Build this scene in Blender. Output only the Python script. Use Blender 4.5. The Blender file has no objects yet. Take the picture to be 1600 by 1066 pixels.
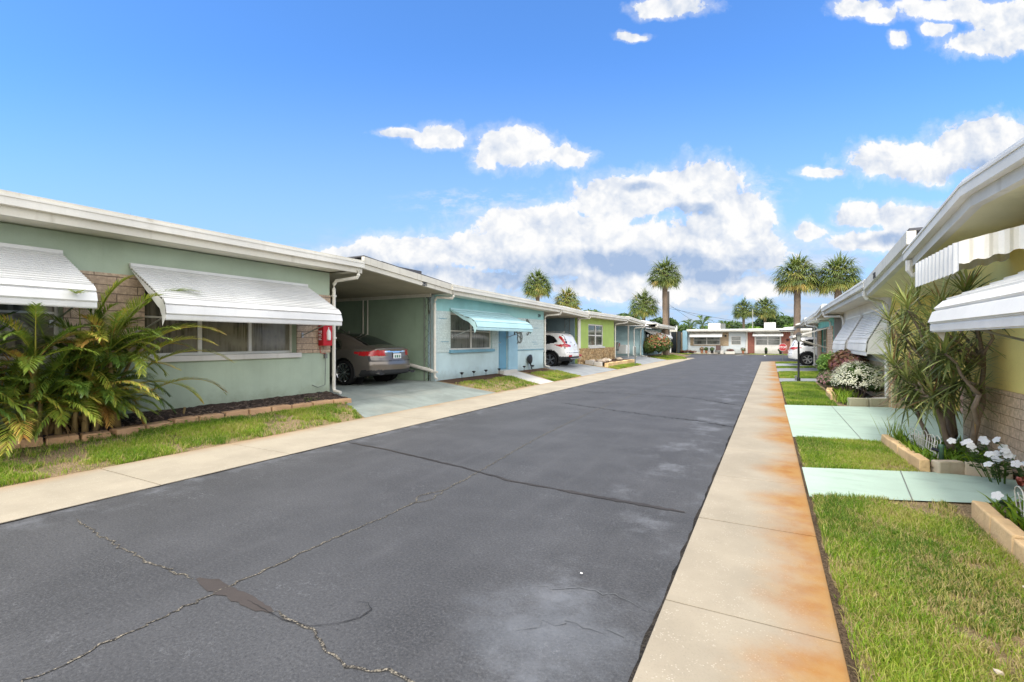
import bpy, math, random
import numpy as np
from mathutils import Vector, Matrix
R = math.radians
rnd = random.Random(7)
nr = np.random.default_rng(11)
sc = bpy.context.scene
col = sc.collection

# ------------------------------------------------------------------ materials
class NT:
    def __init__(s, name, world=False):
        if world:
            s.t = world.node_tree
        else:
            s.m = bpy.data.materials.new(name); s.m.use_nodes = True; s.t = s.m.node_tree
        s.t.nodes.clear()
    def n(s, typ, **kw):
        nd = s.t.nodes.new(typ)
        for k, v in kw.items():
            if k.startswith('i_'):
                key = k[2:]; key = int(key) if key.isdigit() else key.replace('_', ' ')
                s.set(nd.inputs[key], v)
            else: setattr(nd, k, v)
        return nd
    def set(s, inp, v):
        if isinstance(v, bpy.types.NodeSocket): s.t.links.new(v, inp)
        elif isinstance(v, bpy.types.Node): s.t.links.new(v.outputs[0], inp)
        else:
            if isinstance(v, (tuple, list)) and len(v) == 3 and inp.type == 'RGBA': v = (*v, 1)
            inp.default_value = v
    def math(s, op, a, b=0.0, c=None, clamp=False):
        nd = s.t.nodes.new('ShaderNodeMath'); nd.operation = op; nd.use_clamp = clamp
        s.set(nd.inputs[0], a); s.set(nd.inputs[1], b)
        if c is not None: s.set(nd.inputs[2], c)
        return nd.outputs[0]
    def vmath(s, op, a, b=None, c=None, out=0):
        nd = s.t.nodes.new('ShaderNodeVectorMath'); nd.operation = op
        s.set(nd.inputs[0], a)
        if b is not None: s.set(nd.inputs[1], b)
        if c is not None: s.set(nd.inputs[2], c)
        return nd.outputs[out]
    def mix(s, f, a, b, mode='MIX'):
        nd = s.t.nodes.new('ShaderNodeMix'); nd.data_type = 'RGBA'; nd.blend_type = mode
        s.set(nd.inputs[0], f); s.set(nd.inputs[6], a); s.set(nd.inputs[7], b)
        return nd.outputs[2]
    def noise(s, vec, scale, detail=4, rough=.55, dist=0.0, color=False):
        nd = s.n('ShaderNodeTexNoise'); s.set(nd.inputs['Vector'], vec)
        nd.inputs['Scale'].default_value = scale; nd.inputs['Detail'].default_value = detail
        nd.inputs['Roughness'].default_value = rough; nd.inputs['Distortion'].default_value = dist
        return nd.outputs[1 if color else 0]
    def ramp(s, f, stops):
        nd = s.t.nodes.new('ShaderNodeValToRGB'); s.set(nd.inputs[0], f)
        cr = nd.color_ramp
        while len(cr.elements) < len(stops): cr.elements.new(.5)
        for e, (p, c) in zip(cr.elements, stops):
            e.position = p; e.color = (*c, 1) if not isinstance(c, (int, float)) else (c, c, c, 1)
        return nd.outputs[0]
    def sstep(s, v, a, b):
        nd = s.n('ShaderNodeMapRange', interpolation_type='SMOOTHSTEP'); s.set(nd.inputs[0], v)
        nd.inputs[1].default_value = a; nd.inputs[2].default_value = b
        return nd.outputs[0]
    def pos(s): return s.n('ShaderNodeNewGeometry').outputs['Position']
    def out(s, base, rough=.6, bump=None, bs=.2, bd=.01, metal=0.0, spec=.4, coat=0.0, **kw):
        b = s.n('ShaderNodeBsdfPrincipled'); s.set(b.inputs['Base Color'], base); s.set(b.inputs['Roughness'], rough)
        s.set(b.inputs['Metallic'], metal); b.inputs['Specular IOR Level'].default_value = spec
        b.inputs['Coat Weight'].default_value = coat; b.inputs['Coat Roughness'].default_value = .04
        for k, v in kw.items(): s.set(b.inputs[k.replace('_', ' ')], v)
        if bump is not None:
            bn = s.n('ShaderNodeBump'); bn.inputs['Strength'].default_value = bs; bn.inputs['Distance'].default_value = bd
            s.set(bn.inputs['Height'], bump); s.t.links.new(bn.outputs[0], b.inputs['Normal'])
        o = s.n('ShaderNodeOutputMaterial'); s.t.links.new(b.outputs[0], o.inputs[0])
        return s.m

def lin(r, g, b):
    f = lambda c: (c/255/12.92) if c/255 <= .04045 else ((c/255+.055)/1.055)**2.4
    return (f(r), f(g), f(b))
def mul(c, k): return tuple(min(1, x*k) for x in c)

MATS = {}
def paint(name, c, rough=.75, var=.12, dirt=.25, bump=.25, scale=60, metal=0, spec=.3, streak=True):
    """painted wall/metal with weather marks"""
    if name in MATS: return MATS[name]
    t = NT(name); p = t.pos()
    big = t.noise(p, .9, 5, .6)
    stre = t.noise(t.vmath('MULTIPLY', p, (3.0, 3.0, .35)), 2.2, 5, .6)
    fine = t.noise(p, scale, 3, .6)
    c1 = t.mix(t.sstep(big, .3, .7), mul(c, 1-var), mul(c, 1+var*.5))
    c2 = t.mix(t.math('MULTIPLY', t.sstep(stre, .52, .8), dirt if streak else 0.0), c1, mul((c[0]*.75, c[1]*.7, c[2]*.6), .7))
    c3 = t.mix(t.math('MULTIPLY', t.sstep(fine, .4, .75), .12), c2, mul(c, .6))
    if 'stucco' in name or 'wall' in name:
        sz = t.n('ShaderNodeSeparateXYZ', i_0=p).outputs[2]
        sp = t.sstep(t.math('SUBTRACT', sz, t.math('MULTIPLY', t.noise(p, 3.0, 6, .7), .7)), .28, -.12)
        c3 = t.mix(t.math('MULTIPLY', sp, .5), c3, mul((c[0]*.8, c[1]*.74, c[2]*.62), .6))
        pt = t.sstep(t.noise(p, 1.7, 3, .5), .56, .60); c3 = t.mix(t.math('MULTIPLY', pt, .10), c3, mul(c, 1.2))
        fine = t.math('ADD', t.math('MULTIPLY', fine, .6), t.noise(p, 14, 4, .6))
    MATS[name] = t.out(c3, rough, bump=fine, bs=bump*1.3, bd=.006, metal=metal, spec=spec); return MATS[name]

def flat(name, c, rough=.5, metal=0, spec=.4, coat=0, emit=None):
    if name in MATS: return MATS[name]
    t = NT(name); p = t.pos(); f = t.noise(p, 35, 4, .6)
    cc = t.mix(t.math('MULTIPLY', f, .25), c, mul(c, .7))
    MATS[name] = t.out(cc, t.math('ADD', rough-.05, t.math('MULTIPLY', f, .1)), metal=metal, spec=spec, coat=coat); return MATS[name]

def brickmat(name, c1, c2, mortar, bw=.3, bh=.09, axis='y', rough=.85, ms=.012, bump=.6):
    if name in MATS: return MATS[name]
    t = NT(name); p = t.pos(); sx = t.n('ShaderNodeSeparateXYZ', i_0=p)
    cb = t.n('ShaderNodeCombineXYZ'); a = sx.outputs[1] if axis == 'y' else sx.outputs[0]
    warp = t.noise(p, 6, 3); w2 = t.math('MULTIPLY', t.math('SUBTRACT', warp, .5), .02)
    t.set(cb.inputs[0], t.math('ADD', a, w2)); t.set(cb.inputs[1], t.math('ADD', sx.outputs[2], w2))
    b = t.n('ShaderNodeTexBrick', i_Vector=cb.outputs[0], i_Color1=c1, i_Color2=c2, i_Mortar=mortar)
    b.inputs['Scale'].default_value = 1; b.inputs['Mortar Size'].default_value = ms; b.inputs['Mortar Smooth'].default_value = .3
    b.inputs['Brick Width'].default_value = bw; b.inputs['Row Height'].default_value = bh; b.inputs['Bias'].default_value = 0
    f = t.noise(p, 25, 5, .65); g = t.noise(p, 2.0, 3)
    c = t.mix(t.sstep(f, .35, .7), t.mix(.45, b.outputs[0], mul(mortar, .55)), b.outputs[0])
    c = t.mix(t.math('MULTIPLY', t.sstep(g, .5, .8), .35), c, mul(c1, .6))
    h = t.math('SUBTRACT', t.math('MULTIPLY', f, .5), b.outputs[1])
    MATS[name] = t.out(c, rough, bump=h, bs=bump, bd=.015, spec=.2); return MATS[name]

def leafmat(name, stops, rough=.5, trans=.25, nscale=9):
    """foliage; per-face 'tint' attribute 0..1 picks a colour"""
    if name in MATS: return MATS[name]
    t = NT(name); a = t.n('ShaderNodeAttribute', attribute_name='tint')
    f = t.math('ADD', a.outputs['Fac'], t.math('MULTIPLY', t.math('SUBTRACT', t.noise(t.pos(), nscale, 3), .5), .35), clamp=True)
    c = t.ramp(f, stops)
    b = t.n('ShaderNodeBsdfPrincipled'); t.set(b.inputs[0], c); b.inputs['Roughness'].default_value = rough
    b.inputs['Specular IOR Level'].default_value = .35
    tr = t.n('ShaderNodeBsdfTranslucent'); t.set(tr.inputs[0], t.mix(.5, c, (.25, .4, .04)))
    m = t.n('ShaderNodeMixShader'); m.inputs[0].default_value = trans
    t.t.links.new(b.outputs[0], m.inputs[1]); t.t.links.new(tr.outputs[0], m.inputs[2])
    o = t.n('ShaderNodeOutputMaterial'); t.t.links.new(m.outputs[0], o.inputs[0])
    MATS[name] = t.m; return t.m

def mat_asphalt():
    t = NT('asphalt'); p = t.pos()
    n1 = t.noise(p, 62, 5, .85); n2 = t.noise(p, 1.1, 6, .62); n3 = t.noise(p, .35, 4, .6)
    base = t.mix(t.sstep(n2, .3, .72), (.045, .046, .049), (.068, .069, .073))
    base = t.mix(t.math('MULTIPLY', t.sstep(n1, .50, .66), .7), base, (.13, .13, .135))
    base = t.mix(t.math('MULTIPLY', t.sstep(n1, .48, .36), .8), base, (.016, .016, .018))
    # fine light craze lines, only in patches
    sc_ = t.n('ShaderNodeVectorMath', operation='SCALE'); t.set(sc_.inputs[0], t.noise(p, 7, 5, .75, color=True)); sc_.inputs['Scale'].default_value = .16
    pd = t.vmath('ADD', p, sc_.outputs[0])
    v = t.n('ShaderNodeTexVoronoi', feature='DISTANCE_TO_EDGE', i_Vector=pd); v.inputs['Scale'].default_value = 13
    line = t.sstep(v.outputs['Distance'], .045, .008)
    msk = t.sstep(t.noise(p, 1.7, 6, .75), .46, .70); brk = t.sstep(t.noise(p, 26, 2), .42, .56)
    base = t.mix(t.math('MULTIPLY', t.math('MULTIPLY', line, msk), t.math('MULTIPLY', brk, .65)), base, (.17, .175, .185))
    # chalky dust near kerb lines and in big soft patches
    sx = t.n('ShaderNodeSeparateXYZ', i_0=p)
    e1 = t.sstep(t.math('ABSOLUTE', t.math('ADD', sx.outputs[0], .95)), .75, .1)
    e2 = t.sstep(t.math('ABSOLUTE', t.math('ADD', sx.outputs[0], 5.4)), .45, .0)
    edge = t.math('MAXIMUM', t.math('MULTIPLY', e1, t.sstep(t.noise(p, 1.4, 6, .7), .48, .72)), t.math('MULTIPLY', e2, t.sstep(t.noise(p, 3, 6, .7), .45, .75)))
    base = t.mix(t.math('MULTIPLY', edge, .55), base, (.20, .21, .23))
    base = t.mix(t.math('MULTIPLY', t.sstep(n3, .48, .75), .3), base, (.085, .087, .092))
    # pale sealed area near the kerb, close by
    px_ = t.vmath('LENGTH', t.vmath('MULTIPLY_ADD', p, (1.5, 1.6, 0), (1.5*1.0, -1.6*2.25, 0)), out=1)
    base = t.mix(t.math('MULTIPLY', t.sstep(t.math('ADD', px_, t.math('MULTIPLY', t.noise(p, 3.5, 6, .7), 1.6)), 1.75, .9), .34), base, (.17, .185, .21))
    # long streaks along the traffic
    st = t.noise(t.vmath('MULTIPLY', p, (2.2, .16, 1)), 2.0, 5, .6)
    base = t.mix(t.math('MULTIPLY', t.sstep(st, .5, .8), .3), base, (.10, .10, .105))
    return t.out(base, t.math('ADD', .62, t.math('MULTIPLY', n1, .2)), bump=t.math('SUBTRACT', n1, t.math('MULTIPLY', line, .3)), bs=.5, bd=.006, spec=.35)

def mat_concrete(name, c, rust_x=None, side=1, speck=True, joints=1.46, j0=.0, var=.12):
    t = NT(name); p = t.pos(); sx = t.n('ShaderNodeSeparateXYZ', i_0=p)
    n2 = t.noise(p, 1.3, 6, .6); n1 = t.noise(p, 120, 3, .6)
    b = t.mix(t.sstep(n2, .3, .7), mul(c, 1-var), mul(c, 1+var*.6))
    b = t.mix(t.math('MULTIPLY', t.sstep(n1, .5, .8), .35), b, mul(c, .55))
    if speck:
        v = t.n('ShaderNodeTexVoronoi', i_Vector=t.vmath('MULTIPLY', p, (1, 1, .1))); v.inputs['Scale'].default_value = 62
        sp = t.math('MULTIPLY', t.sstep(v.outputs['Distance'], .3, .16), t.sstep(t.noise(p, 9, 3), .45, .6))
        b = t.mix(t.math('MULTIPLY', sp, .42), b, (.62, .56, .47))
    if rust_x is not None:
        d = t.math('MULTIPLY', t.math('SUBTRACT', rust_x, sx.outputs[0]), side)   # distance from rusty edge
        bands = t.math('ADD', t.noise(t.vmath('MULTIPLY', p, (.35, 1, 1)), .75, 3, .5), t.math('MULTIPLY', t.noise(p, 9, 6, .75), .22))
        w = t.math('ADD', .10, t.math('MULTIPLY', t.sstep(bands, .42, .85), .38)) if side > 0 else t.math('MULTIPLY', t.sstep(bands, .45, .80), .16)
        r = t.math('MULTIPLY', t.sstep(t.math('SUBTRACT', d, w), .24, -.30), t.math('ADD', .55, t.math('MULTIPLY', t.sstep(bands, .36, .72), .45)) if side > 0 else .7)
        rustc = t.mix(t.sstep(t.noise(p, 5, 4), .35, .65), (.45, .24, .065), (.40, .165, .025))
        b = t.mix(t.math('MULTIPLY', r, .92), b, t.mix(.3, rustc, t.mix(1, b, rustc, 'MULTIPLY')))
        edge = t.sstep(d, .03, 0.0)
        b = t.mix(t.math('MULTIPLY', edge, .5), b, (.25, .15, .06))
    if not speck:   # worn, tyre marked paint on drives
        wv = t.noise(t.vmath('MULTIPLY', p, (.5, 2.2, 1)), 2.3, 6, .7); b = t.mix(t.math('MULTIPLY', t.sstep(wv, .48, .72), .45), b, mul(c, .62))
        b = t.mix(t.math('MULTIPLY', t.sstep(t.noise(p, 14, 6, .75), .60, .72), .6), b, (.42, .41, .37))
        b = t.mix(t.math('MULTIPLY', t.sstep(t.noise(p, .8, 5, .7), .5, .75), .3), b, (.40, .36, .29))
    # darker grime
    b = t.mix(t.math('MULTIPLY', t.sstep(t.noise(p, 3.2, 6, .7), .55, .85), .25), b, mul(c, .5))
    return t.out(b, .85, bump=n1, bs=.35, bd=.004, spec=.25)

def mat_soil(name, a, bcol, c3):
    t = NT(name); p = t.pos()
    n = t.noise(p, 70, 4, .7); m = t.noise(p, 2.5, 5, .6)
    b = t.mix(t.sstep(n, .35, .65), a, bcol); b = t.mix(t.sstep(m, .45, .7), b, t.mix(t.sstep(n, .4, .6), mul(c3, .5), c3))
    return t.out(b, .95, bump=n, bs=1, bd=.02, spec=.1)

def mat_glass(name, c=(.03, .034, .034), blinds=0, curtain=None):
    t = NT(name); p = t.pos(); sx = t.n('ShaderNodeSeparateXYZ', i_0=p)
    b = c
    n = t.noise(p, 1.6, 4, .6)
    b = t.mix(t.sstep(n, .35, .7), mul(c, .6), mul(c, 2.2))
    if blinds:
        w = t.math('FRACT', t.math('MULTIPLY', sx.outputs[2], 1/blinds))
        b = t.mix(t.sstep(w, .3, .7), b, mul(c, 4.5))
    if curtain:
        w = t.noise(t.vmath('MULTIPLY', p, (1, 14, .6)), 1.0, 3); b = t.mix(t.sstep(w, .42, .6), b, curtain)
    return t.out(b, .06, spec=.8)

def mat_car(name, c, metal=.6, rough=.32):
    t = NT(name); p = t.pos()
    fl = t.noise(p, 900, 1)
    b = t.mix(t.math('MULTIPLY', fl, .3), c, mul(c, 1.5))
    lo = t.math('MULTIPLY', t.sstep(t.noise(p, 3, 5, .7), .4, .75), .18)
    b = t.mix(lo, b, (.2, .18, .15))
    return t.out(b, t.math('ADD', rough, lo), metal=metal, coat=1.0, spec=.5)

WHITE = paint('white_trim', (.62, .61, .58), rough=.5, dirt=.35, bump=.05)
WHITEB = paint('white_boards', (.61, .585, .51), rough=.6, dirt=.5, bump=.1)
GUTTER = paint('gutter_white', (.69, .67, .61), rough=.4, dirt=.2, bump=.02)
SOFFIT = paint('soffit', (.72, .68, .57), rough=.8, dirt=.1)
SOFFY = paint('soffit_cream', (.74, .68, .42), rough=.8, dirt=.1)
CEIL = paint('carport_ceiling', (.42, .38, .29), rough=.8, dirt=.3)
ROOF = paint('roof_white', (.75, .75, .74), rough=.6)
SHINGLE = paint('dark_roof_edge', (.09, .09, .1), rough=.9)
AWN = paint('awning_white', (.63, .63, .615), rough=.35, dirt=.12, bump=.03, spec=.5)
AWNR = paint('awning_bright_white', (.82, .80, .74), rough=.45, dirt=.15, bump=.03)
AWNB = paint('awning_aqua', lin(172, 205, 208), rough=.35, dirt=.08, bump=.02, spec=.5)
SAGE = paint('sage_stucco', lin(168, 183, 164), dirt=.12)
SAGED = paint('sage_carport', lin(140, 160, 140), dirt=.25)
BLUE = paint('pale_blue_stucco', lin(184, 206, 210), dirt=.12)
AQUA = paint('aqua_band', lin(150, 198, 200), dirt=.15)
LIME = paint('lime_stucco', lin(166, 190, 104), dirt=.12)
GREYB = paint('grey_blue_wall', lin(150, 176, 180), dirt=.2)
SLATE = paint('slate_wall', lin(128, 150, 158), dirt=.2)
YELL = paint('yellow_stucco', lin(252, 230, 145), dirt=.1)
TEAL = paint('teal_stucco', lin(120, 190, 180), dirt=.1)
OFFW = paint('offwhite_wall', (.74, .72, .67), dirt=.15)
PALEG = paint('pale_grey_wall', (.55, .60, .62), dirt=.15)
BROWNW = paint('brown_siding', lin(150, 118, 85), dirt=.2)
DOORB = paint('door_blue', lin(104, 152, 176), rough=.4, dirt=.05)
TRIMB = paint('trim_blue', lin(146, 182, 198), rough=.5, dirt=.05)
SILLB = paint('sill_blue', lin(110, 155, 175), rough=.5, dirt=.05)
ALU = flat('aluminium', (.45, .45, .44), .4, .7)
FRAME = paint('window_frame', (.66, .65, .61), rough=.45, dirt=.2)
IRON = flat('black_iron', (.015, .015, .017), .45)
GREYIRON = flat('grey_iron', (.16, .17, .16), .6)
WIREM = paint('white_wire', (.7, .68, .6), rough=.5, dirt=.4)
STONE = brickmat('beige_stone_courses', lin(200, 180, 158), lin(180, 158, 136), lin(120, 105, 92), bw=.55, bh=.13, ms=.008)
STONER = brickmat('tan_stone_courses', lin(236, 210, 178), lin(222, 192, 160), lin(172, 142, 114), bw=.5, bh=.11, ms=.005)
SIDING = brickmat('white_board_courses', lin(200, 215, 214), lin(196, 211, 211), lin(160, 182, 184), bw=2.2, bh=.155, ms=.004, bump=.15)
REDB = brickmat('red_brick', lin(150, 72, 58), lin(122, 56, 46), lin(165, 130, 115), bw=.22, bh=.075, axis='x')
TANB = brickmat('tan_brick', lin(200, 178, 150), lin(180, 160, 130), lin(130, 115, 95), bw=.4, bh=.1, axis='x')
TANBX = brickmat('tan_brick_cross', lin(210, 188, 150), lin(190, 165, 130), lin(150, 130, 100), bw=.4, bh=.14, axis='x')
def mat_rubble():
    t = NT('rubble_stone'); p = t.pos()
    q = t.vmath('MULTIPLY', p, (1, 1, 1.6)); v = t.n('ShaderNodeTexVoronoi', feature='DISTANCE_TO_EDGE', i_Vector=q); v.inputs['Scale'].default_value = 3.6
    v2 = t.n('ShaderNodeTexVoronoi', i_Vector=q); v2.inputs['Scale'].default_value = 3.6
    c = t.ramp(t.n('ShaderNodeSeparateColor', i_0=v2.outputs['Color']).outputs[0], [(0, lin(205, 168, 118)), (.5, lin(222, 196, 150)), (1, lin(180, 150, 110))])
    f = t.noise(p, 30, 4, .7); c = t.mix(t.sstep(f, .6, .35), c, mul(lin(150, 120, 85), .7))
    c = t.mix(t.sstep(v.outputs['Distance'], .05, .0), c, lin(120, 98, 72))
    return t.out(c, .9, bump=t.math('ADD', t.sstep(v.outputs['Distance'], 0, .12), t.math('MULTIPLY', f, .3)), bs=.8, bd=.04, spec=.1)
RUBBLE = mat_rubble()
GLASS = mat_glass('window_glass', (.10, .095, .075), curtain=(.19, .175, .14))
GLASSB = mat_glass('window_glass_blinds', (.085, .092, .082), curtain=(.15, .16, .145))
GLASSG = mat_glass('window_glass_green', (.04, .055, .04))
CARGLASS = mat_glass('car_glass', (.008, .009, .01))
RUBBER = flat('rubber', (.012, .012, .013), .75, spec=.2)
CHROME = flat('chrome', (.75, .75, .76), .15, 1.0)
SILVER = flat('alloy_silver', (.5, .5, .51), .28, .9)
DARKPL = flat('dark_plastic', (.022, .023, .025), .55)
TAIL = flat('tail_lens', (.42, .008, .012), .12, coat=1)
TAILL = flat('tail_lens_bright', (.6, .12, .12), .12, coat=1)
PLATE = flat('plate_white', (.7, .72, .72), .5)
PLATEG = flat('plate_green', (.05, .16, .1), .5)
RED = flat('red_box', (.48, .012, .02), .4)
WLET = flat('white_letter', (.8, .8, .78), .5)
BLET = flat('dark_letter', (.03, .03, .035), .5)
ASPH = mat_asphalt()
CONC_R = mat_concrete('sidewalk_concrete', (.34, .295, .225), rust_x=.31, side=1)
CONC_L = mat_concrete('strip_concrete', (.37, .325, .25), rust_x=-6.86, side=-1)
CONC = mat_concrete('plain_concrete', (.52, .50, .46))
DRIVEL = mat_concrete('sage_painted_drive', lin(136, 144, 138), speck=False, var=.2)
DRIVEG = mat_concrete('grey_painted_drive', lin(146, 150, 152), speck=False, var=.15)
DRIVER = mat_concrete('mint_painted_path', lin(172, 192, 176), speck=False, var=.08)
BLOCKL = paint('tan_edging_block', lin(196, 158, 122), rough=.95, var=.25, dirt=.4, bump=1, scale=40)
BLOCKR = paint('ochre_edging_block', lin(232, 196, 146), rough=.95, var=.25, dirt=.5, bump=1, scale=40)
SOILG = mat_soil('lawn_soil', (.20, .14, .08), (.40, .30, .18), (.17, .17, .06))
MULCH = mat_soil('mulch', (.035, .025, .02), (.11, .08, .065), (.06, .045, .035))
MULCHR = mat_soil('brown_mulch', (.05, .03, .02), (.15, .09, .06), (.09, .06, .04))
FARG = mat_soil('far_ground', (.10, .12, .05), (.16, .16, .08), (.12, .14, .05))
GRASS = leafmat('grass_blades', [(0, (.06, .13, .012)), (.35, (.15, .28, .02)), (.65, (.32, .44, .03)), (.80, (.44, .42, .10)), (1, (.55, .40, .22))], rough=.55, trans=.3, nscale=3)
ARECA = leafmat('areca_leaf', [(0, (.02, .045, .01)), (.4, (.075, .14, .022)), (.72, (.26, .33, .045)), (.9, (.50, .42, .08)), (1, (.45, .24, .07))], rough=.35, trans=.2)
SABAL = leafmat('fan_leaf', [(0, (.05, .075, .025)), (.5, (.14, .19, .05)), (.8, (.27, .28, .07)), (1, (.46, .32, .09))], rough=.45, trans=.2, nscale=1)
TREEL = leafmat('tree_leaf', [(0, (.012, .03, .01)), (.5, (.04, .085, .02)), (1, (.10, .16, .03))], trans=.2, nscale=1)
DRACL = leafmat('dracaena_leaf', [(0, (.06, .08, .035)), (.4, (.18, .22, .065)), (.75, (.40, .43, .14)), (1, (.28, .12, .07))], rough=.35, trans=.15)
CROTL = leafmat('croton_leaf', [(0, (.05, .014, .018)), (.5, (.15, .04, .045)), (.8, (.20, .10, .04)), (1, (.09, .13, .04))], trans=.15)
LIMEL = leafmat('lime_leaf', [(0, (.03, .08, .01)), (.6, (.12, .24, .03)), (1, (.25, .36, .06))], trans=.25)
OLEL = leafmat('mixed_leaf', [(0, (.02, .045, .015)), (.55, (.07, .12, .025)), (.8, (.22, .16, .05)), (1, (.38, .07, .05))], trans=.2)
WFLOW = leafmat('cream_petal', [(0, (.62, .62, .40)), (1, (.82, .80, .66))], trans=.2)
WFLOW2 = leafmat('white_petal', [(0, (.80, .80, .80)), (1, (.88, .88, .86))], trans=.25)
PFLOW = leafmat('pink_petal', [(0, (.45, .16, .20)), (1, (.70, .45, .45))], trans=.2)
BARK = paint('palm_bark', (.20, .15, .11), rough=.95, var=.35, dirt=.4, bump=1.0, scale=14)
BARKR = paint('areca_cane', (.30, .22, .10), rough=.7, var=.4, dirt=.4, bump=.6, scale=20)
BARKD = paint('dracaena_bark', (.26, .20, .15), rough=.9, var=.3, dirt=.4, bump=1, scale=30)
STRAW = leafmat('dry_leaf', [(0, (.10, .06, .03)), (1, (.35, .22, .10))], trans=.1)

# ------------------------------------------------------------------ mesh building
WP = {}
class MB:
    def __init__(s): s.v = []; s.f = []; s.t = []
    def add(s, vs, fs, tint=.5):
        n = len(s.v); s.v += [tuple(v) for v in vs]; s.f += [tuple(i+n for i in f) for f in fs]; s.t += [tint]*len(fs); return s
    def box(s, x0, x1, y0, y1, z0, z1):
        x0, x1 = min(x0, x1), max(x0, x1); y0, y1 = min(y0, y1), max(y0, y1); z0, z1 = min(z0, z1), max(z0, z1)
        return s.add([(x0,y0,z0),(x1,y0,z0),(x1,y1,z0),(x0,y1,z0),(x0,y0,z1),(x1,y0,z1),(x1,y1,z1),(x0,y1,z1)],
                     [(0,3,2,1),(4,5,6,7),(0,1,5,4),(1,2,6,5),(2,3,7,6),(3,0,4,7)])
    def hexa(s, b, t):    # bottom 4 pts ccw, top 4 pts
        return s.add(list(b)+list(t), [(0,3,2,1),(4,5,6,7),(0,1,5,4),(1,2,6,5),(2,3,7,6),(3,0,4,7)])
    def poly(s, pts, z0, z1):   # vertical prism of an xy polygon
        n = len(pts); a = sum(pts[i][0]*pts[(i+1) % n][1]-pts[(i+1) % n][0]*pts[i][1] for i in range(n))
        if a < 0: pts = pts[::-1]
        f0 = (lambda x, y: z0) if not callable(z0) else z0; f1 = (lambda x, y: z1) if not callable(z1) else z1
        vs = [(x, y, f0(x, y)) for x, y in pts]+[(x, y, f1(x, y)) for x, y in pts]
        return s.add(vs, [tuple(range(n))[::-1], tuple(range(n, 2*n))]+[(i, (i+1) % n, (i+1) % n+n, i+n) for i in range(n)])
    def extr(s, prof, y0, y1, axis='y'):   # prof closed list (a,z) extruded along y (a=x) or x (a=y)
        n = len(prof)
        P = (lambda a, z, y: (a, y, z)) if axis == 'y' else (lambda a, z, y: (y, a, z))
        vs = [P(a, z, y0) for a, z in prof]+[P(a, z, y1) for a, z in prof]
        return s.add(vs, [tuple(range(n)), tuple(range(n, 2*n))[::-1]]+[(i, i+n, (i+1) % n+n, (i+1) % n) for i in range(n)])
    def tube(s, pts, r, n=8, caps=True, tint=.5):
        pts = [Vector(p) for p in pts]; rs = r if isinstance(r, (list, tuple)) else [r]*len(pts)
        vs = []; up = Vector((0, 0, 1))
        for i, p in enumerate(pts):
            d = (pts[min(i+1, len(pts)-1)]-pts[max(i-1, 0)]).normalized()
            a = d.cross(up)
            if a.length < .1: a = d.cross(Vector((1, 0, 0)))
            a.normalize(); b = d.cross(a)
            for k in range(n):
                q = 2*math.pi*k/n; vs.append(p+(a*math.cos(q)+b*math.sin(q))*rs[i])
        fs = [(i*n+k, i*n+(k+1) % n, (i+1)*n+(k+1) % n, (i+1)*n+k) for i in range(len(pts)-1) for k in range(n)]
        if caps: fs += [tuple(range(n))[::-1], tuple(range((len(pts)-1)*n, len(pts)*n))]
        return s.add(vs, fs, tint)
    def lathe(s, prof, c=(0,0,0), axis='z', n=24, cap=True):   # prof (r,h)
        vs = []
        for r, h in prof:
            for k in range(n):
                q = 2*math.pi*k/n; a, b = r*math.cos(q), r*math.sin(q)
                vs.append({'z': (c[0]+a, c[1]+b, c[2]+h), 'y': (c[0]+a, c[1]+h, c[2]+b), 'x': (c[0]+h, c[1]+a, c[2]+b)}[axis])
        m = len(prof)
        fs = [(i*n+k, i*n+(k+1) % n, (i+1)*n+(k+1) % n, (i+1)*n+k) for i in range(m-1) for k in range(n)]
        if cap and prof[0][0] > 1e-6: fs.append(tuple(range(n))[::-1])
        if cap and prof[-1][0] > 1e-6: fs.append(tuple(range((m-1)*n, m*n)))
        return s.add(vs, fs)
    def build(s, name, mat, parent=None, kind=None, label=None, cat=None, group=None, smooth=False, bevel=0, origin='base'):
        V = np.array(s.v, dtype=np.float32).reshape(-1, 3)
        lo, hi = V.min(0), V.max(0); o = (lo+hi)/2
        if parent is None: o[2] = lo[2]
        pw = np.array(WP.get(parent.name, (0, 0, 0)) if parent else (0, 0, 0), dtype=np.float32)
        me = bpy.data.meshes.new(name); me.from_pydata((V-o).tolist(), [], s.f)
        if any(x != .5 for x in s.t):
            a = me.attributes.new('tint', 'FLOAT', 'FACE'); a.data.foreach_set('value', s.t)
        if smooth: me.polygons.foreach_set('use_smooth', [True]*len(me.polygons))
        me.materials.append(mat); me.update()
        ob = bpy.data.objects.new(name, me); col.objects.link(ob)
        if parent: ob.parent = parent
        ob.location = Vector((o-pw).tolist()); WP[ob.name] = tuple(float(x) for x in o)
        if bevel:
            b = ob.modifiers.new('bevel', 'BEVEL'); b.width = bevel; b.segments = 2; b.limit_method = 'ANGLE'
        tagit(ob, label, cat, group, kind)
        return ob

def tagit(o, label=None, cat=None, group=None, kind=None):
    if label: o['label'] = label
    if cat: o['category'] = cat
    if group: o['group'] = group
    if kind: o['kind'] = kind

def empty(name, loc, label, cat, group=None, rz=0, local=False):
    o = bpy.data.objects.new(name, None); col.objects.link(o); o.location = loc; o.rotation_euler.z = rz
    o.empty_display_size = .2
    WP[o.name] = (0, 0, 0) if local else tuple(loc)
    tagit(o, label, cat, group); return o

def copy_tree(o, parent=None):
    c = o.copy(); col.objects.link(c)
    if parent:
        c.parent = parent
    for ch in list(o.children): copy_tree(ch, c)
    return c

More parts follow.
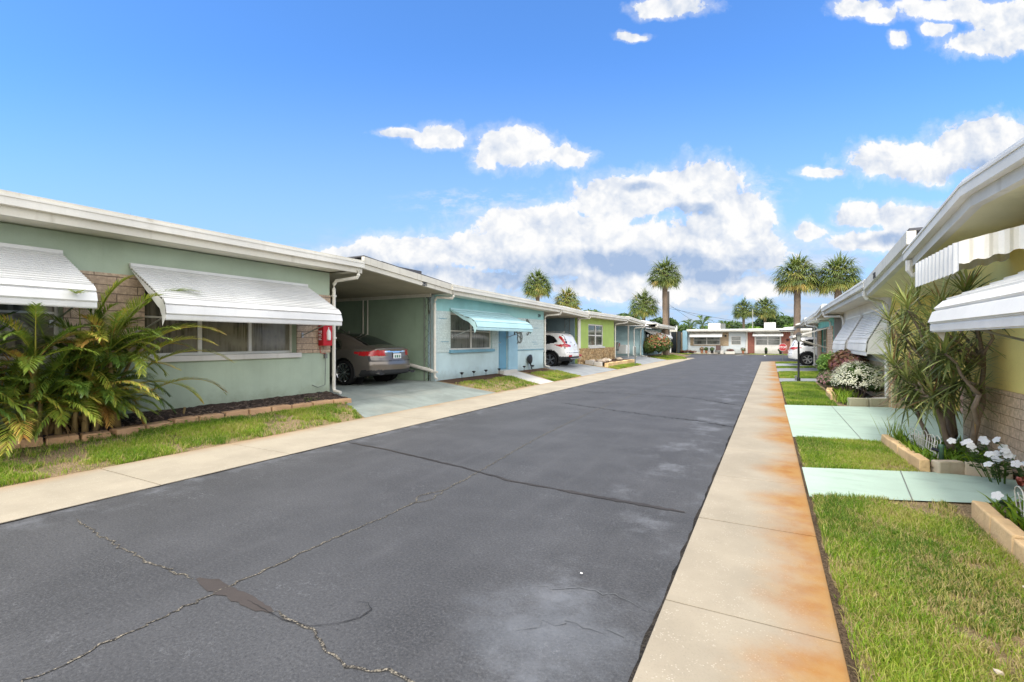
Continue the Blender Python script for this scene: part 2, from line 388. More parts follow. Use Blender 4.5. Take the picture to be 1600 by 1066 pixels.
def text(body, size, mat, parent, loc, rot, name='number', thick=.004, bold=.0):
    cu = bpy.data.curves.new('txt', 'FONT'); cu.body = body; cu.size = size; cu.extrude = thick; cu.offset = bold; cu.align_x = 'CENTER'
    cu.align_y = 'CENTER'
    ob = bpy.data.objects.new('txt', cu); col.objects.link(ob)
    dg = bpy.context.evaluated_depsgraph_get(); me = bpy.data.meshes.new_from_object(ob.evaluated_get(dg))
    bpy.data.objects.remove(ob)
    me.materials.clear(); me.materials.append(mat); me.name = name
    o = bpy.data.objects.new(name, me); col.objects.link(o); o.parent = parent
    pw = WP.get(parent.name, (0, 0, 0))
    o.location = (loc[0]-pw[0], loc[1]-pw[1], loc[2]-pw[2]); o.rotation_euler = rot; WP[o.name] = tuple(loc)
    return o

def smoothstep(x): x = max(0, min(1, x)); return x*x*(3-2*x)
def zL(x, y=0): return .27*max(0, min(1, (-6.86-x)/1.95))      # the verge climbs towards the left houses

# ------------------------------------------------------------------ ground, road
def sheet(name, pts, z, mat, kind='structure', **kw):
    m = MB(); n = len(pts); a = sum(pts[i][0]*pts[(i+1) % n][1]-pts[(i+1) % n][0]*pts[i][1] for i in range(n))
    if a < 0: pts = pts[::-1]
    m.add([(x, y, z(x, y) if callable(z) else z) for x, y in pts], [tuple(range(n))])
    return m.build(name, mat, kind=kind, **kw)
def grid(name, x0, x1, y0, y1, nx, ny, zf, mat, **kw):
    m = MB(); xs = np.linspace(x0, x1, nx); ys = np.linspace(y0, y1, ny)
    vs = [(x, y, zf(x, y)) for y in ys for x in xs]
    fs = [(j*nx+i, j*nx+i+1, (j+1)*nx+i+1, (j+1)*nx+i) for j in range(ny-1) for i in range(nx-1)]
    return m.add(vs, fs).build(name, mat, **kw)

sheet('ground', [(-400, -60), (400, -60), (400, 700), (-400, 700)], -.06, FARG)
# road with cross street at the far end
sheet('road', [(-5.53, -8), (-.53, -8), (-.53, 37.2), (-.2, 38.3), (.4, 39.0), (1.2, 39.3), (26, 39.3), (26, 54.2), (.94, 54.2), (-3.2, 55.4), (-7.4, 55.3), (-8.2, 50.6), (-9.5, 46.6), (-8.0, 46.4), (-6.6, 45.0), (-5.53, 41)], 0.0, ASPH)

def slabs(name, x0, x1, ys, mat, gap=.013, z=.012):
    m = MB()
    for a, b in zip(ys[:-1], ys[1:]):
        m.box(x0, x1, a+gap/2, b-gap/2, -.05, z+rnd.uniform(-.0015, .0015))
    return m.build(name, mat, kind='structure', bevel=.004)
ysR = [2.84-1.46*k for k in range(8, 0, -1)]+[2.84+1.45*k for k in range(25)]
slabs('sidewalk', -.53, .31, ysR, CONC_R)
ysL = [1.1+1.52*k for k in range(-6, 28)]
slabs('concrete_strip', -6.86, -5.53, ysL, CONC_L)
sheet('concrete_strip', [(-5.53, 42.16), (-6.86, 42.16), (-7.2, 46.2), (-9.4, 47.4), (-9.4, 46.6), (-8.0, 46.4), (-6.6, 45.0), (-5.6, 42.9)], .011, CONC_L)
# rounded end of right sidewalk
sheet('sidewalk', [(-.53, 37.65), (.31, 37.65), (.9, 38.2), (6, 38.2), (6, 39.2), (1.2, 39.2), (.4, 38.9), (-.2, 38.2)], .011, CONC_R)
sheet('sidewalk', [(-8.1, 55.2), (-7.0, 55.25), (-3.2, 55.45), (.94, 54.25), (26, 54.1), (26, 54.6), (1.0, 54.75), (-3.2, 55.95), (-8.3, 55.8)], .05, CONC)
# dirt-filled gap between asphalt and concrete
def ragged(name, x, y0, y1, w, z, mat, n=260, j=.02):
    m = MB(); L = []; Rr = []
    for i in range(n+1):
        y = y0+(y1-y0)*(i/n)**1.8
        L.append((x-w*(.25+rnd.random()*.9), y)); Rr.append((x+w*.15, y))
    vs = [(a, b, z) for a, b in L]+[(a, b, z) for a, b in Rr]
    m.add(vs, [(i, i+n+1, i+n+2, i+1) for i in range(n)])
    return m.build(name, mat, kind='structure')
GAP = mat_soil('gap_dirt', (.02, .018, .017), (.07, .06, .05), (.03, .03, .03))
ragged('road_edge', -.535, -2, 37, .022, .005, GAP)
ragged('road_edge', -5.535, -2, 41, -.03, .005, GAP)
EDGED = mat_soil('edge_dirt', (.05, .035, .02), (.16, .11, .07), (.07, .05, .03))
ragged('lawn_edge', .315, -1, 37, -.045, .0165, EDGED)

# cracks: jagged ribbons on the asphalt
def densify(pts, step=.035, jit=.018):
    out = []
    for (a, b), (c, d) in zip(pts[:-1], pts[1:]):
        L = math.hypot(c-a, d-b); n = max(1, int(L/step))
        for k in range(n):
            f = k/n; out.append((a+(c-a)*f+rnd.gauss(0, jit), b+(d-b)*f+rnd.gauss(0, jit)))
    return out+[pts[-1]]
def ribbon(m, pts, w, z, jw=.5):
    vs = []; n = len(pts)
    for i, (x, y) in enumerate(pts):
        a = pts[max(i-1, 0)]; b = pts[min(i+1, n-1)]; dx, dy = b[0]-a[0], b[1]-a[1]; l = math.hypot(dx, dy) or 1
        ww = w*(1-jw+2*jw*rnd.random())/2*min(1, .3+i/4, .3+(n-1-i)/4)
        vs += [(x-dy/l*ww, y+dx/l*ww, z), (x+dy/l*ww, y-dx/l*ww, z)]
    m.add(vs, [(2*i, 2*i+1, 2*i+3, 2*i+2) for i in range(n-1)])
def mat_crack():
    t = NT('crack_fill'); p = t.pos(); n = t.noise(p, 90, 3, .7)
    return t.out(t.ramp(n, [(.42, (.015, .014, .013)), (.52, (.10, .09, .075)), (.66, (.32, .28, .21))]), .9, bump=n, bs=.6, bd=.01)
CRK = mat_crack(); CRK2 = flat('crack_dark', (.02, .02, .021), .9); CRKP = paint('crack_pale', (.13, .135, .14), rough=.9)
TARM = paint('tar_seal', (.040, .034, .030), rough=.6, var=.4, dirt=.4, bump=.5)
cA = [(-2.88,-2),(-2.88,.83),(-2.87,.96),(-2.89,1.11),(-2.89,1.25),(-2.9,1.64),(-2.89,2.0),(-2.91,2.31),(-2.9,2.78),(-2.88,3.06),(-2.89,3.48),(-2.98,3.63),(-2.87,3.85),(-2.91,4.49),(-3.12,6.38),(-3.25,8.6),(-3.34,11.46),(-3.16,17.02),(-3.11,24.85)]
cB = [(-5.11,1.79),(-4.79,1.76),(-4.45,1.73),(-4.22,1.7),(-3.86,1.68),(-3.56,1.68),(-3.17,1.68)]
cB2 = [(-2.43,1.7),(-2.28,1.69),(-2.1,1.69),(-1.98,1.65),(-1.87,1.6),(-1.72,1.58),(-1.6,1.59),(-1.52,1.65),(-1.3,1.62),(-1.0,1.3),(-.6,1.25)]
for pts, w, mt, jit in ((cA, .013, CRK, .009), (cB, .012, CRK, .010), (cB2, .013, CRK, .008),
        ([(-1.3,2.65),(-1.13,2.66),(-1.03,2.73),(-.84,2.75),(-.71,2.74),(-.59,2.68)], .005, CRKP, .016),
        ([(-1.13,2.17),(-1.05,2.31),(-.93,2.37),(-.8,2.38),(-.63,2.38),(-.55,2.37)], .005, CRKP, .016),
        ([(-2.91,3.4),(-2.8,3.6),(-2.83,3.75),(-2.87,3.9)], .012, CRK, .012),
        ([(-4.35,10.64),(-3.09,10.12),(-2.05,9.68),(-1.18,9.47),(-.56,9.08)], .022, CRK2, .03),
        ([(-4.75,13.35),(-3.35,13.35),(-1.8,13.17),(-.62,12.15)], .024, CRK2, .03),
        ([(-2.65,1.7),(-2.3,1.67),(-2.12,1.70),(-2.01,1.79),(-1.95,1.88),(-1.95,1.97),(-2.02,2.01),(-2.11,1.98)], .0045, CRK2, .002)):
    m = MB(); ribbon(m, densify(pts, jit=jit), w, .0042 if mt is CRK else .0058); m.build('road_crack', mt, kind='structure')
m = MB(); ribbon(m, densify([(-5.43,5.03),(-4.68,4.96),(-3.9,4.82),(-3.22,4.69),(-2.42,4.48),(-1.89,4.45)], .08, .006), .036, .005, .3); ribbon(m, densify([(-1.89,4.45),(-1.35,4.41),(-.99,4.4),(-.65,4.38)], .05, .006), .06, .0052, .3)
m.build('road_seal', TARM, kind='structure')
PATCH = paint('brown_patch', (.055, .046, .042), rough=.8, var=.35, dirt=.4)
m = MB(); ribbon(m, densify([(-3.17,1.71),(-3.0,1.71),(-2.8,1.70),(-2.6,1.695),(-2.42,1.69)], .04, .004), .085, .0036, .25); m.build('road_patch', PATCH, kind='structure')
# tyre drag ring + parking bay lines at the end
PARKW = paint('marking_white', (.75, .75, .73), rough=.8)
for x, a in ((-2.0, .0), (-5.1, -.2)):
    pass
m = MB(); m.add([(-3.05, 52.4, .005), (-2.93, 52.4, .005), (-2.33, 55.0, .005), (-2.45, 55.0, .005)], [(0, 1, 2, 3)]); m.build('parking_line', PARKW, kind='structure')
m = MB(); m.add([(-.45, 52.0, .005), (-.33, 52.0, .005), (-.43, 54.3, .005), (-.55, 54.3, .005)], [(0, 1, 2, 3)]); m.build('parking_line', PARKW, kind='structure')

# left drives and paths (climbing), world z follows zL
def lgrid(name, x0, x1, ya0, ya1, yb0, yb1, mat, dz=.008, n=14, **kw):
    """quad between x0 (y ya0..ya1) and x1 (y yb0..yb1)"""
    m = MB(); vs = []
    for i in range(n+1):
        f = i/n; x = x0+(x1-x0)*f
        for y in (ya0+(yb0-ya0)*f, ya1+(yb1-ya1)*f): vs.append((x, y, zL(x)+dz))
    m.add(vs, [(2*i, 2*i+2, 2*i+3, 2*i+1) for i in range(n)])
    return m.build(name, mat, kind='structure', **kw)
grid('verge_soil', -6.86, -9.0, -6, 50, 12, 2, lambda x, y: zL(x)+.002, SOILG, kind='structure')
lgrid('driveway', -6.86, -8.85, 6.75, 11.75, 7.7, 11.5, DRIVEL, .012)
lgrid('driveway', -8.85, -16, 7.63, 11.5, 7.63, 11.5, DRIVEL, .012)
lgrid('driveway', -6.86, -8.85, 18.9, 24.1, 19.45, 23.55, DRIVEG, .012)
lgrid('driveway', -8.85, -16, 19.45, 23.55, 19.45, 23.55, DRIVEG, .012)
lgrid('driveway', -6.86, -8.85, 29.6, 37.5, 30.3, 37.5, DRIVEG, .012)
lgrid('driveway', -8.85, -16, 30.3, 37.5, 30.3, 37.5, DRIVEG, .012)
lgrid('path', -6.86, -8.85, 14.75, 15.9, 15.3, 16.8, CONC, .012)
sheet('driveway', [(-7.6, 47.2), (-10.6, 47.2), (-13, 57), (-9, 57)], .03, CONC)
# right paths / drives
def rpoly(name, pts, mat, z=.02): return sheet(name, pts, z, mat)
rpoly('lawn_ground', [(.31, -6), (.31, 37.6), (2.4, 38.2), (9, 38.2), (9, -6)], -.005, mat=SOILG) if False else sheet('lawn_ground', [(.31, -6), (.31, 37.6), (9, 37.6), (9, -6)], .004, SOILG)
rpoly('path', [(.33, 5.33), (.33, 6.52), (1.62, 6.98), (2.36, 7.0), (2.36, 6.3), (1.68, 5.85)], DRIVER)
rpoly('driveway', [(.31, 8.5), (.29, 12.62), (2.36, 13.27), (9, 13.27), (9, 8.9), (2.6, 8.9), (1.55, 8.72)], DRIVER, .022)
rpoly('path', [(.31, 19.7), (.31, 21.4), (2.36, 22.2), (2.36, 20.9)], DRIVEG)
rpoly('driveway', [(.31, 25.8), (.31, 29.0), (2.36, 30.5), (2.36, 27.6)], DRIVEG, .02)
rpoly('driveway', [(.31, 31.2), (.31, 34.6), (2.36, 36.3), (8, 36.3), (8, 32.2), (2.36, 32.2)], DRIVEG, .024)

JNT = flat('joint_line', (.16, .17, .15), .9)
for pts in ([(1.16, 5.66), (1.30, 6.86)], [(-8.0, 7.2), (-8.05, 11.6)], [(-10.9, 7.7), (-10.9, 11.4)], [(1.2, 8.7), (1.22, 12.9)]):
    m = MB(); n = 12; P0 = [(pts[0][0]+(pts[1][0]-pts[0][0])*i/n, pts[0][1]+(pts[1][1]-pts[0][1])*i/n) for i in range(n+1)]
    zz = (lambda x: zL(x)+.017) if pts[0][0] < 0 else (lambda x: .0265)
    m.add([v for x, y in P0 for v in ((x-.005, y, zz(x-.005)), (x+.005, y, zz(x+.005)))], [(2*i, 2*i+1, 2*i+3, 2*i+2) for i in range(n)]); m.build('slab_joint', JNT, kind='structure')

# ------------------------------------------------------------------ building helpers
def wall(m, axis, c, th, a0, a1, z0, z1, holes=(), out=1):
    """wall sheet with real openings. axis 'x': plane x=c running along y; 'y': plane y=c running along x. thickness goes against out."""
    As = sorted(set([a0, a1]+[v for h in holes for v in h[:2] if a0 < v < a1])); Zs = sorted(set([z0, z1]+[v for h in holes for v in h[2:4] if z0 < v < z1]))
    na, nz = len(As)-1, len(Zs)-1
    solid = [[not any(h[0] <= (As[i]+As[i+1])/2 <= h[1] and h[2] <= (Zs[j]+Zs[j+1])/2 <= h[3] for h in holes) for j in range(nz)] for i in range(na)]
    c0, c1 = c, c-out*th
    P = (lambda d, a, z: (d, a, z)) if axis == 'x' else (lambda d, a, z: (a, d, z))
    for i in range(na):
        for j in range(nz):
            if not solid[i][j]: continue
            A, B, C, D = As[i], As[i+1], Zs[j], Zs[j+1]
            for d in (c0, c1): m.add([P(d, A, C), P(d, B, C), P(d, B, D), P(d, A, D)], [(0, 1, 2, 3)])
            for di, dj, e in ((-1, 0, [(A, C), (A, D)]), (1, 0, [(B, C), (B, D)]), (0, -1, [(A, C), (B, C)]), (0, 1, [(A, D), (B, D)])):
                ii, jj = i+di, j+dj
                if not (0 <= ii < na and 0 <= jj < nz) or not solid[ii][jj]:
                    m.add([P(c0, *e[0]), P(c0, *e[1]), P(c1, *e[1]), P(c1, *e[0])], [(0, 1, 2, 3)])
    return m

def window(parent, axis, c, out, a0, a1, z0, z1, cols=2, rails=(.5,), rec=.07, fw=.045, glass=None, frame=None, sill=None, sillp=.09):
    c = c-out*rec; P = MB(); d0, d1 = c, c-out*.05
    def bx(m, aa, ab, za, zb, e0=0, e1=0):
        if axis == 'x': m.box(d0+out*e0, d1+out*e1, aa, ab, za, zb)
        else: m.box(aa, ab, d0+out*e0, d1+out*e1, za, zb)
    bx(P, a0, a1, z0, z0+fw); bx(P, a0, a1, z1-fw, z1); bx(P, a0, a0+fw, z0+fw, z1-fw); bx(P, a1-fw, a1, z0+fw, z1-fw)
    for k in range(1, cols):
        a = a0+(a1-a0)*k/cols; bx(P, a-fw*.7, a+fw*.7, z0+fw, z1-fw, .004, .004)
    for r in rails:
        z = z0+(z1-z0)*r; bx(P, a0+fw, a1-fw, z-fw*.35, z+fw*.35, -.006, -.006)
    fr = P.build('window', frame or FRAME, parent)
    G = MB()
    if axis == 'x': G.box(c-out*.028, c-out*.034, a0+.01, a1-.01, z0+.01, z1-.01)
    else: G.box(a0+.01, a1-.01, c-out*.028, c-out*.034, z0+.01, z1-.01)
    G.build('pane', glass or GLASS, fr)
    if sill:
        S = MB()
        if axis == 'x': S.box(c-out*.04, c+out*(rec+sillp), a0-.08, a1+.08, z0-.1, z0-.002)
        else: S.box(a0-.08, a1+.08, c-out*.04, c+out*(rec+sillp), z0-.1, z0-.002)
        S.build('sill', sill, fr, bevel=.006)
    return fr

def awning(parent, x, out, y0, y1, zt, drop, proj, mat, n=16, curl=.35, panel=True, arms=True, side=True):
    """clamshell awning of lapped horizontal slats, bottom edge curls down"""
    prof = []
    for i in range(n+1):
        f = i/n
        px = proj*(f if f < 1-curl else (1-curl)+(curl)*math.sin((f-(1-curl))/curl*math.pi/2)*.80)
        pz = drop*(f**1.0*.78 if f < 1-curl else (1-curl)*.78+(1-(1-curl)*.78)*(1-math.cos((f-(1-curl))/curl*math.pi/2)))
        prof.append((px, -pz))
    prof = [(p[0]*proj/prof[-1][0], p[1]) for p in prof]
    pts = []
    for i in range(n):
        a, b = prof[i], prof[i+1]; dx, dz = b[0]-a[0], b[1]-a[1]; l = math.hypot(dx, dz); nx, nz = -dz/l, dx/l
        pts += [(a[0]+nx*.012, a[1]+nz*.012), (a[0]+dx*.78+nx*.024, a[1]+dz*.78+nz*.024), (a[0]+dx*.82-nx*.004, a[1]+dz*.82-nz*.004)]
    pts.append(prof[-1]); pts.append((prof[-1][0], prof[-1][1]-.05)); pts.append((prof[-1][0]-.012, prof[-1][1]-.05))
    low = [(p[0]-.012, p[1]-.004) for p in prof[::-1]]
    full = [(x+out*a, zt+b) for a, b in pts+low]
    m = MB(); k = len(full)
    # strip quads (top skin) rather than one n-gon
    top = pts; bot = [(p[0]-.012, p[1]-.012) for p in pts]
    vs = []
    for y in (y0, y1):
        vs += [(x+out*a, y, zt+b) for a, b in top]+[(x+out*a, y, zt+b) for a, b in bot]
    q = len(top)
    fs = [(i, i+1, 2*q+i+1, 2*q+i) for i in range(q-1)]+[(q+i, 3*q+i, 3*q+i+1, q+i+1) for i in range(q-1)]
    fs += [(0, q, q+1, 1)] and [(i, q+i, q+i+1, i+1) for i in range(q-1)]+[(2*q+i, 2*q+i+1, 3*q+i+1, 3*q+i) for i in range(q-1)]
    m.add(vs, fs); m.box(x, x+out*.05, y0, y1, zt, zt+.05)
    aw = m.build('awning', mat, parent)
    if side:
        for y in (y0+.005, y1-.005):
            s_ = MB(); pr = prof; q = len(pr)
            tri = [(x+out*.01, zt-.01)]+[(x+out*(p[0]-.015), zt+p[1]-.015) for p in pr[1:]]
            if side == 2: depth = [(x+out*(.012), zt+p[1]-.02) for p in pr]
            else: depth = [(x+out*(p[0]*.90), zt+p[1]-.02-.13*(p[0]/proj)) for p in pr]
            vs = [(a, y, b) for a, b in tri]+[(a, y, b) for a, b in depth]
            s_.add(vs, [(i, i+1, q+i+1, q+i) for i in range(q-1)]); s_.build('side_panel', mat, aw)
    if arms:
        for y in (y0+.1, y1-.12):
            a_ = MB(); a_.tube([(x+out*.03, y, zt-drop-.25), (x+out*proj*.9, y, zt-drop*.95)], .012, 6)
            a_.box(x, x+out*.03, y-.02, y+.02, zt-drop-.3, zt-drop-.2); a_.build('support_arm', ALU, aw)
    return aw

def eave(parent, out, ex, pts, back, mat_f=WHITEB, thick=1.0, soffit=None, wallx=None, top=True, rise=.0):
    """ex: x of the fascia face; pts [(y, z_bottom)...]; back: x where the roof ends"""
    def strip(m, xa, xb, za, zb):
        for (ya, z0), (yb, z1) in zip(pts[:-1], pts[1:]):
            xa_, xb_ = (xa, xb) if xa < xb else (xb, xa)
            m.hexa([(xa_, ya, z0+za), (xb_, ya, z0+za), (xb_, yb, z1+za), (xa_, yb, z1+za)], [(xa_, ya, z0+zb), (xb_, ya, z0+zb), (xb_, yb, z1+zb), (xa_, yb, z1+zb)])
    m = MB(); strip(m, ex-out*.10, ex-out*.01, 0, .125*thick); m.build('fascia', WHITEB, parent)
    g = MB(); strip(g, ex-out*.012, ex+out*.07, .118*thick, .235*thick); strip(g, ex+out*.055, ex+out*.082, .215*thick, .24*thick)
    g.build('gutter', GUTTER, parent)
    r = MB(); xs = (ex+out*.05, back)
    for (ya, z0), (yb, z1) in zip(pts[:-1], pts[1:]):
        a, b = .245*thick, .29*thick
        P0 = [(xs[0], ya, z0+a), (xs[1], ya, z0+a+rise), (xs[1], yb, z1+a+rise), (xs[0], yb, z1+a)]
        P1 = [(p[0], p[1], p[2]+(b-a)) for p in P0]
        if out > 0: P0, P1 = P0[::-1], P1[::-1]
        r.hexa(P0, P1)
    rf = r.build('roof', mat_f, parent)
    if soffit:
        s_ = MB(); vs = []
        for y, z in pts: vs += [(ex-out*.1, y, z+.03), (back if wallx is None else wallx, y, z+.03)]
        s_.add(vs, [(2*i, 2*i+1, 2*i+3, 2*i+2) for i in range(len(pts)-1)]); s_.build('soffit', soffit, parent)
    return rf

def downspout(parent, out, ex, wx, y0, y1, zg, zw, zb, kick=.18, r=.04):
    m = MB(); k = .06
    m.tube([(ex+out*.02, y0, zg), (ex+out*.02, y0, zg-.10), (ex-out*.02, y0, zg-.16), (wx+out*.14, y1, zw+.06), (wx+out*.07, y1, zw-.02), (wx+out*.06, y1, zw-.12),
            (wx+out*.06, y1, zb+.14), (wx+out*.08, y1, zb+.07), (wx+out*(.10+kick), y1, zb+.03)], r, 8)
    for z in (zw-.3, (zw+zb)/2): m.box(wx, wx+out*.1, y1-r-.008, y1+r+.008, z, z+.03)
    return m.build('downspout', GUTTER, parent, smooth=False)

def lattice(parent, x0, x1, y, z0, z1, mat=GREYIRON, w=.02):
    m = MB(); m.box(x0, x0+w, y-w/2, y+w/2, z0, z1); m.box(x1-w, x1, y-w/2, y+w/2, z0, z1)
    n = int((z1-z0)/(x1-x0)/1.2); 
    for i in range(n):
        a = z0+(z1-z0)*i/n; b = z0+(z1-z0)*(i+1)/n; 
        m.tube([(x0+w, y, a), (x1-w, y, (a+b)/2), (x0+w, y, b)], .008, 5)
    return m.build('post', mat, parent)

# ------------------------------------------------------------------ LEFT ROW
W = -8.85; EX = -8.2; BK = -17.0
# ---- sage house
h = empty('house', (W, 3.0, .2), 'sage green house with two white slatted awnings and beige stone band, nearest on the left', 'house')
wins = [(.35, 2.95, 1.24, 2.40), (3.95, 6.76, 1.24, 2.40)]
m = MB(); wall(m, 'x', W, .2, -5, 7.63, .15, 3.04, wins, out=1); m.box(W-.2, BK+.2, 7.43, 7.63, .15, 2.98); m.build('wall', SAGE, h)
m = MB(); wall(m, 'x', W+.028, .026, -5, 7.63, 1.225, 2.52, [(a-.0, b+.0, c, d) for a, b, c, d in wins], out=1); m.build('stone_band', STONE, h)
for a in wins: window(h, 'x', W+.02, 1, *a, cols=3, rails=(.56,), rec=.16, glass=GLASS, sill=WHITE, sillp=.05)
awning(h, W+.02, 1, 3.74, 7.0, 2.66, .80, 1.08, AWN, n=17, curl=.16)
awning(h, W+.02, 1, -.3, 2.93, 2.72, .74, 1.08, AWN, n=17, curl=.16)
eave(h, 1, EX, [(-5, 3.03), (8.0, 3.03)], BK, soffit=SOFFIT, wallx=W)
downspout(h, 1, EX, W, 7.86, 7.70, 3.08, 2.80, .28)
# carport canopy with shallow ridge
cp = [(8.02, 3.15), (8.6, 3.10), (9.8, 3.0), (11.45, 2.86)]
m = MB()
for (ya, z0), (yb, z1) in zip(cp[:-1], cp[1:]):
    for xa, xb, za, zb in ((EX-.09, EX, 0, .11), (EX-.05, EX+.035, .112, .27)):
        m.hexa([(xa, ya, z0+za), (xb, ya, z0+za), (xb, yb, z1+za), (xa, yb, z1+za)], [(xa, ya, z0+zb), (xb, ya, z0+zb), (xb, yb, z1+zb), (xa, yb, z1+zb)])
m.build('carport_fascia', WHITEB, h)
m = MB()
for (ya, z0), (yb, z1) in zip(cp[:-1], cp[1:]):
    m.hexa([(BK, ya, z0+.272), (EX+.02, ya, z0+.272), (EX+.02, yb, z1+.272), (BK, yb, z1+.272)], [(BK, ya, z0+.30), (EX+.02, ya, z0+.30), (EX+.02, yb, z1+.29), (BK, yb, z1+.29)])
m.box(BK, EX-.4, 8.0, 10.6, 3.36, 3.44)
m.build('carport_roof', SHINGLE, h)
m = MB(); vs = []
for y, z in [(7.63, 3.0)]+cp: vs += [(EX-.09, y, z+.03), (BK, y, z+.03)]
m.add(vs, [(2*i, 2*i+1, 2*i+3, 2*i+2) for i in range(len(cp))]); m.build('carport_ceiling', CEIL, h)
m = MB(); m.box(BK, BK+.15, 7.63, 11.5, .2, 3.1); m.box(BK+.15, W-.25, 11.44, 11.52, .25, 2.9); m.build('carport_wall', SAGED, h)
m = MB(); m.box(BK+.15, W-.05, 11.36, 11.44, 2.80, 2.92); m.build('beam', WHITEB, h)
m = MB()
for x in (-11.66, -11.46): m.tube([(x, 11.40, .28), (x, 11.40, 2.8)], .022, 6)
m.build('post', WHITEB, h)
lattice(h, -9.16, -8.9, 11.40, .28, 2.84)
m = MB(); m.tube([(-11.0, 11.36, 1.0), (-8.95, 11.36, .62), (-8.80, 11.36, .58)], .055, 8); m.tube([(-8.80, 11.36, .58), (-8.62, 11.36, .565)], .035, 8); m.build('drain_pipe', GUTTER, h)
m = MB(); m.tube([(-13.1, 11.38, 2.1), (-11.6, 11.38, 1.35)], .02, 6); m.build('brace', GREYIRON, h)
text('281', .15, BLET, h, (EX+.004, 10.24, 3.02), (R(90), 0, R(90)), bold=.004)
text('281', .15, BLET, h, (EX+.004, 10.24, 3.02), (R(90), 0, R(90)), bold=.004) if False else None

# fire extinguisher cabinet
fb = empty('extinguisher_cabinet', (W+.12, 7.42, 1.36), 'red fire extinguisher cabinet on the corner of the sage house', 'fire cabinet')
m = MB(); m.box(W+.03, W+.20, 7.29, 7.54, 1.38, 1.85); m.build('cabinet', RED, fb, bevel=.012)
m = MB(); m.extr([(7.27, 1.86), (7.55, 1.86), (7.41, 1.90)], W+.03, W+.24, axis='x'); m.build('lid', RED, fb)
m = MB(); m.lathe([(0, 0), (.045, .0), (.05, .03), (.05, .18), (.03, .23), (.012, .25), (.012, .29), (0, .29)], (W+.20, 7.43, 1.50)); m.build('extinguisher', WLET, fb, smooth=True)
text('FIRE', .12, WLET, fb, (W+.13, 7.266, 1.61), (R(90), R(-90), 0))
m = MB(); m.tube([(W+.05, 7.32, 1.36), (W+.05, 7.34, 1.22), (W+.03, 7.50, 1.20)], .006, 5); m.build('seal_wire', RED, fb)
m = MB(); m.tube([(W+.01, 7.50, 1.16), (W+.05, 7.48, 1.12), (W+.04, 7.47, .5), (W+.04, 7.28, .46), (W+.01, 7.15, .52)], .008, 5)
m.box(W, W+.06, 7.46, 7.52, 1.10, 1.2); m.build('cable', GREYIRON, h)

# ---- blue house
h = empty('house', (W, 15.4, .2), 'pale blue house with one turquoise awning over window and door', 'house')
Y0, Y1 = 11.53, 19.35
win = (12.30, 14.85, 1.20, 2.36); door = (15.36, 16.02, .40, 2.34)
m = MB(); wall(m, 'x', W, .2, Y0, Y1, .15, 2.88, [win, door], out=1); m.box(W-.2, BK+.2, Y1-.2, Y1, .15, 2.80); m.build('wall', BLUE, h)
m = MB(); wall(m, 'x', W+.022, .02, Y0, 15.25, 1.13, 2.40, [win], out=1); m.build('board_siding', SIDING, h)
m = MB(); wall(m, 'x', W+.022, .02, 16.85, Y1, 1.13, 2.40, [], out=1); m.build('board_siding', SIDING, h)
for y, z in ((11.9, 2.16), (12.0, 1.45), (18.55, 2.02), (18.35, 1.42), (18.5, 1.33)):
    m = MB(); m.box(W+.023, W+.034, y-.2, y+.2, z, z+.018); m.build('board_lap', SILLB, h)
m = MB(); wall(m, 'x', W+.016, .014, Y0, Y1, 2.402, 2.87, [], out=1); m.build('frieze_band', AQUA, h)
m = MB(); m.box(W, W+.035, 16.86, Y1, 1.10, 1.13); m.build('ledge', SILLB, h)
m = MB(); m.box(W+.002, W+.05, 16.03, 16.40, .35, 2.40); m.box(W+.002, W+.028, 16.402, 16.84, .30, 2.40); m.build('door_jamb', TRIMB, h)
window(h, 'x', W+.01, 1, *win, cols=2, rails=(.52,), rec=.05, glass=GLASSB, frame=WHITE, sill=SILLB)
m = MB(); m.box(W-.08, W-.04, door[0], door[1], .42, 2.34); d = m.build('door', DOORB, h)
m = MB()
for z0 in (.6, 1.45):
    m.box(W-.04, W-.03, door[0]+.1, door[1]-.1, z0, z0+.7)
m.build('panel', DOORB, d, bevel=.008)
m = MB(); m.lathe([(0, 0), (.012, 0), (.012, .03), (.028, .05), (.022, .07), (0, .075)], (W-.04, door[0]+.07, 1.42), axis='x'); m.build('handle', CHROME, d, smooth=True)
m = MB(); m.box(W-.05, W+.25, door[0]-.05, 16.4, .2, .38); m.build('step', CONC, h, bevel=.01)
awning(h, W+.03, 1, 12.25, 16.1, 2.47, .60, 1.02, AWNB, n=6, curl=.45)
eave(h, 1, EX, [(11.45, 2.85), (19.9, 2.75)], BK, soffit=SOFFIT, wallx=W)
downspout(h, 1, EX, W, 11.55, 11.45, 2.90, 2.72, .32, kick=.05)
downspout(h, 1, EX, W, 19.75, 19.38, 2.82, 2.55, .30)
text('279', .17, BLET, h, (W+.03, 18.85, 2.56), (R(90), 0, R(90)), bold=.003)
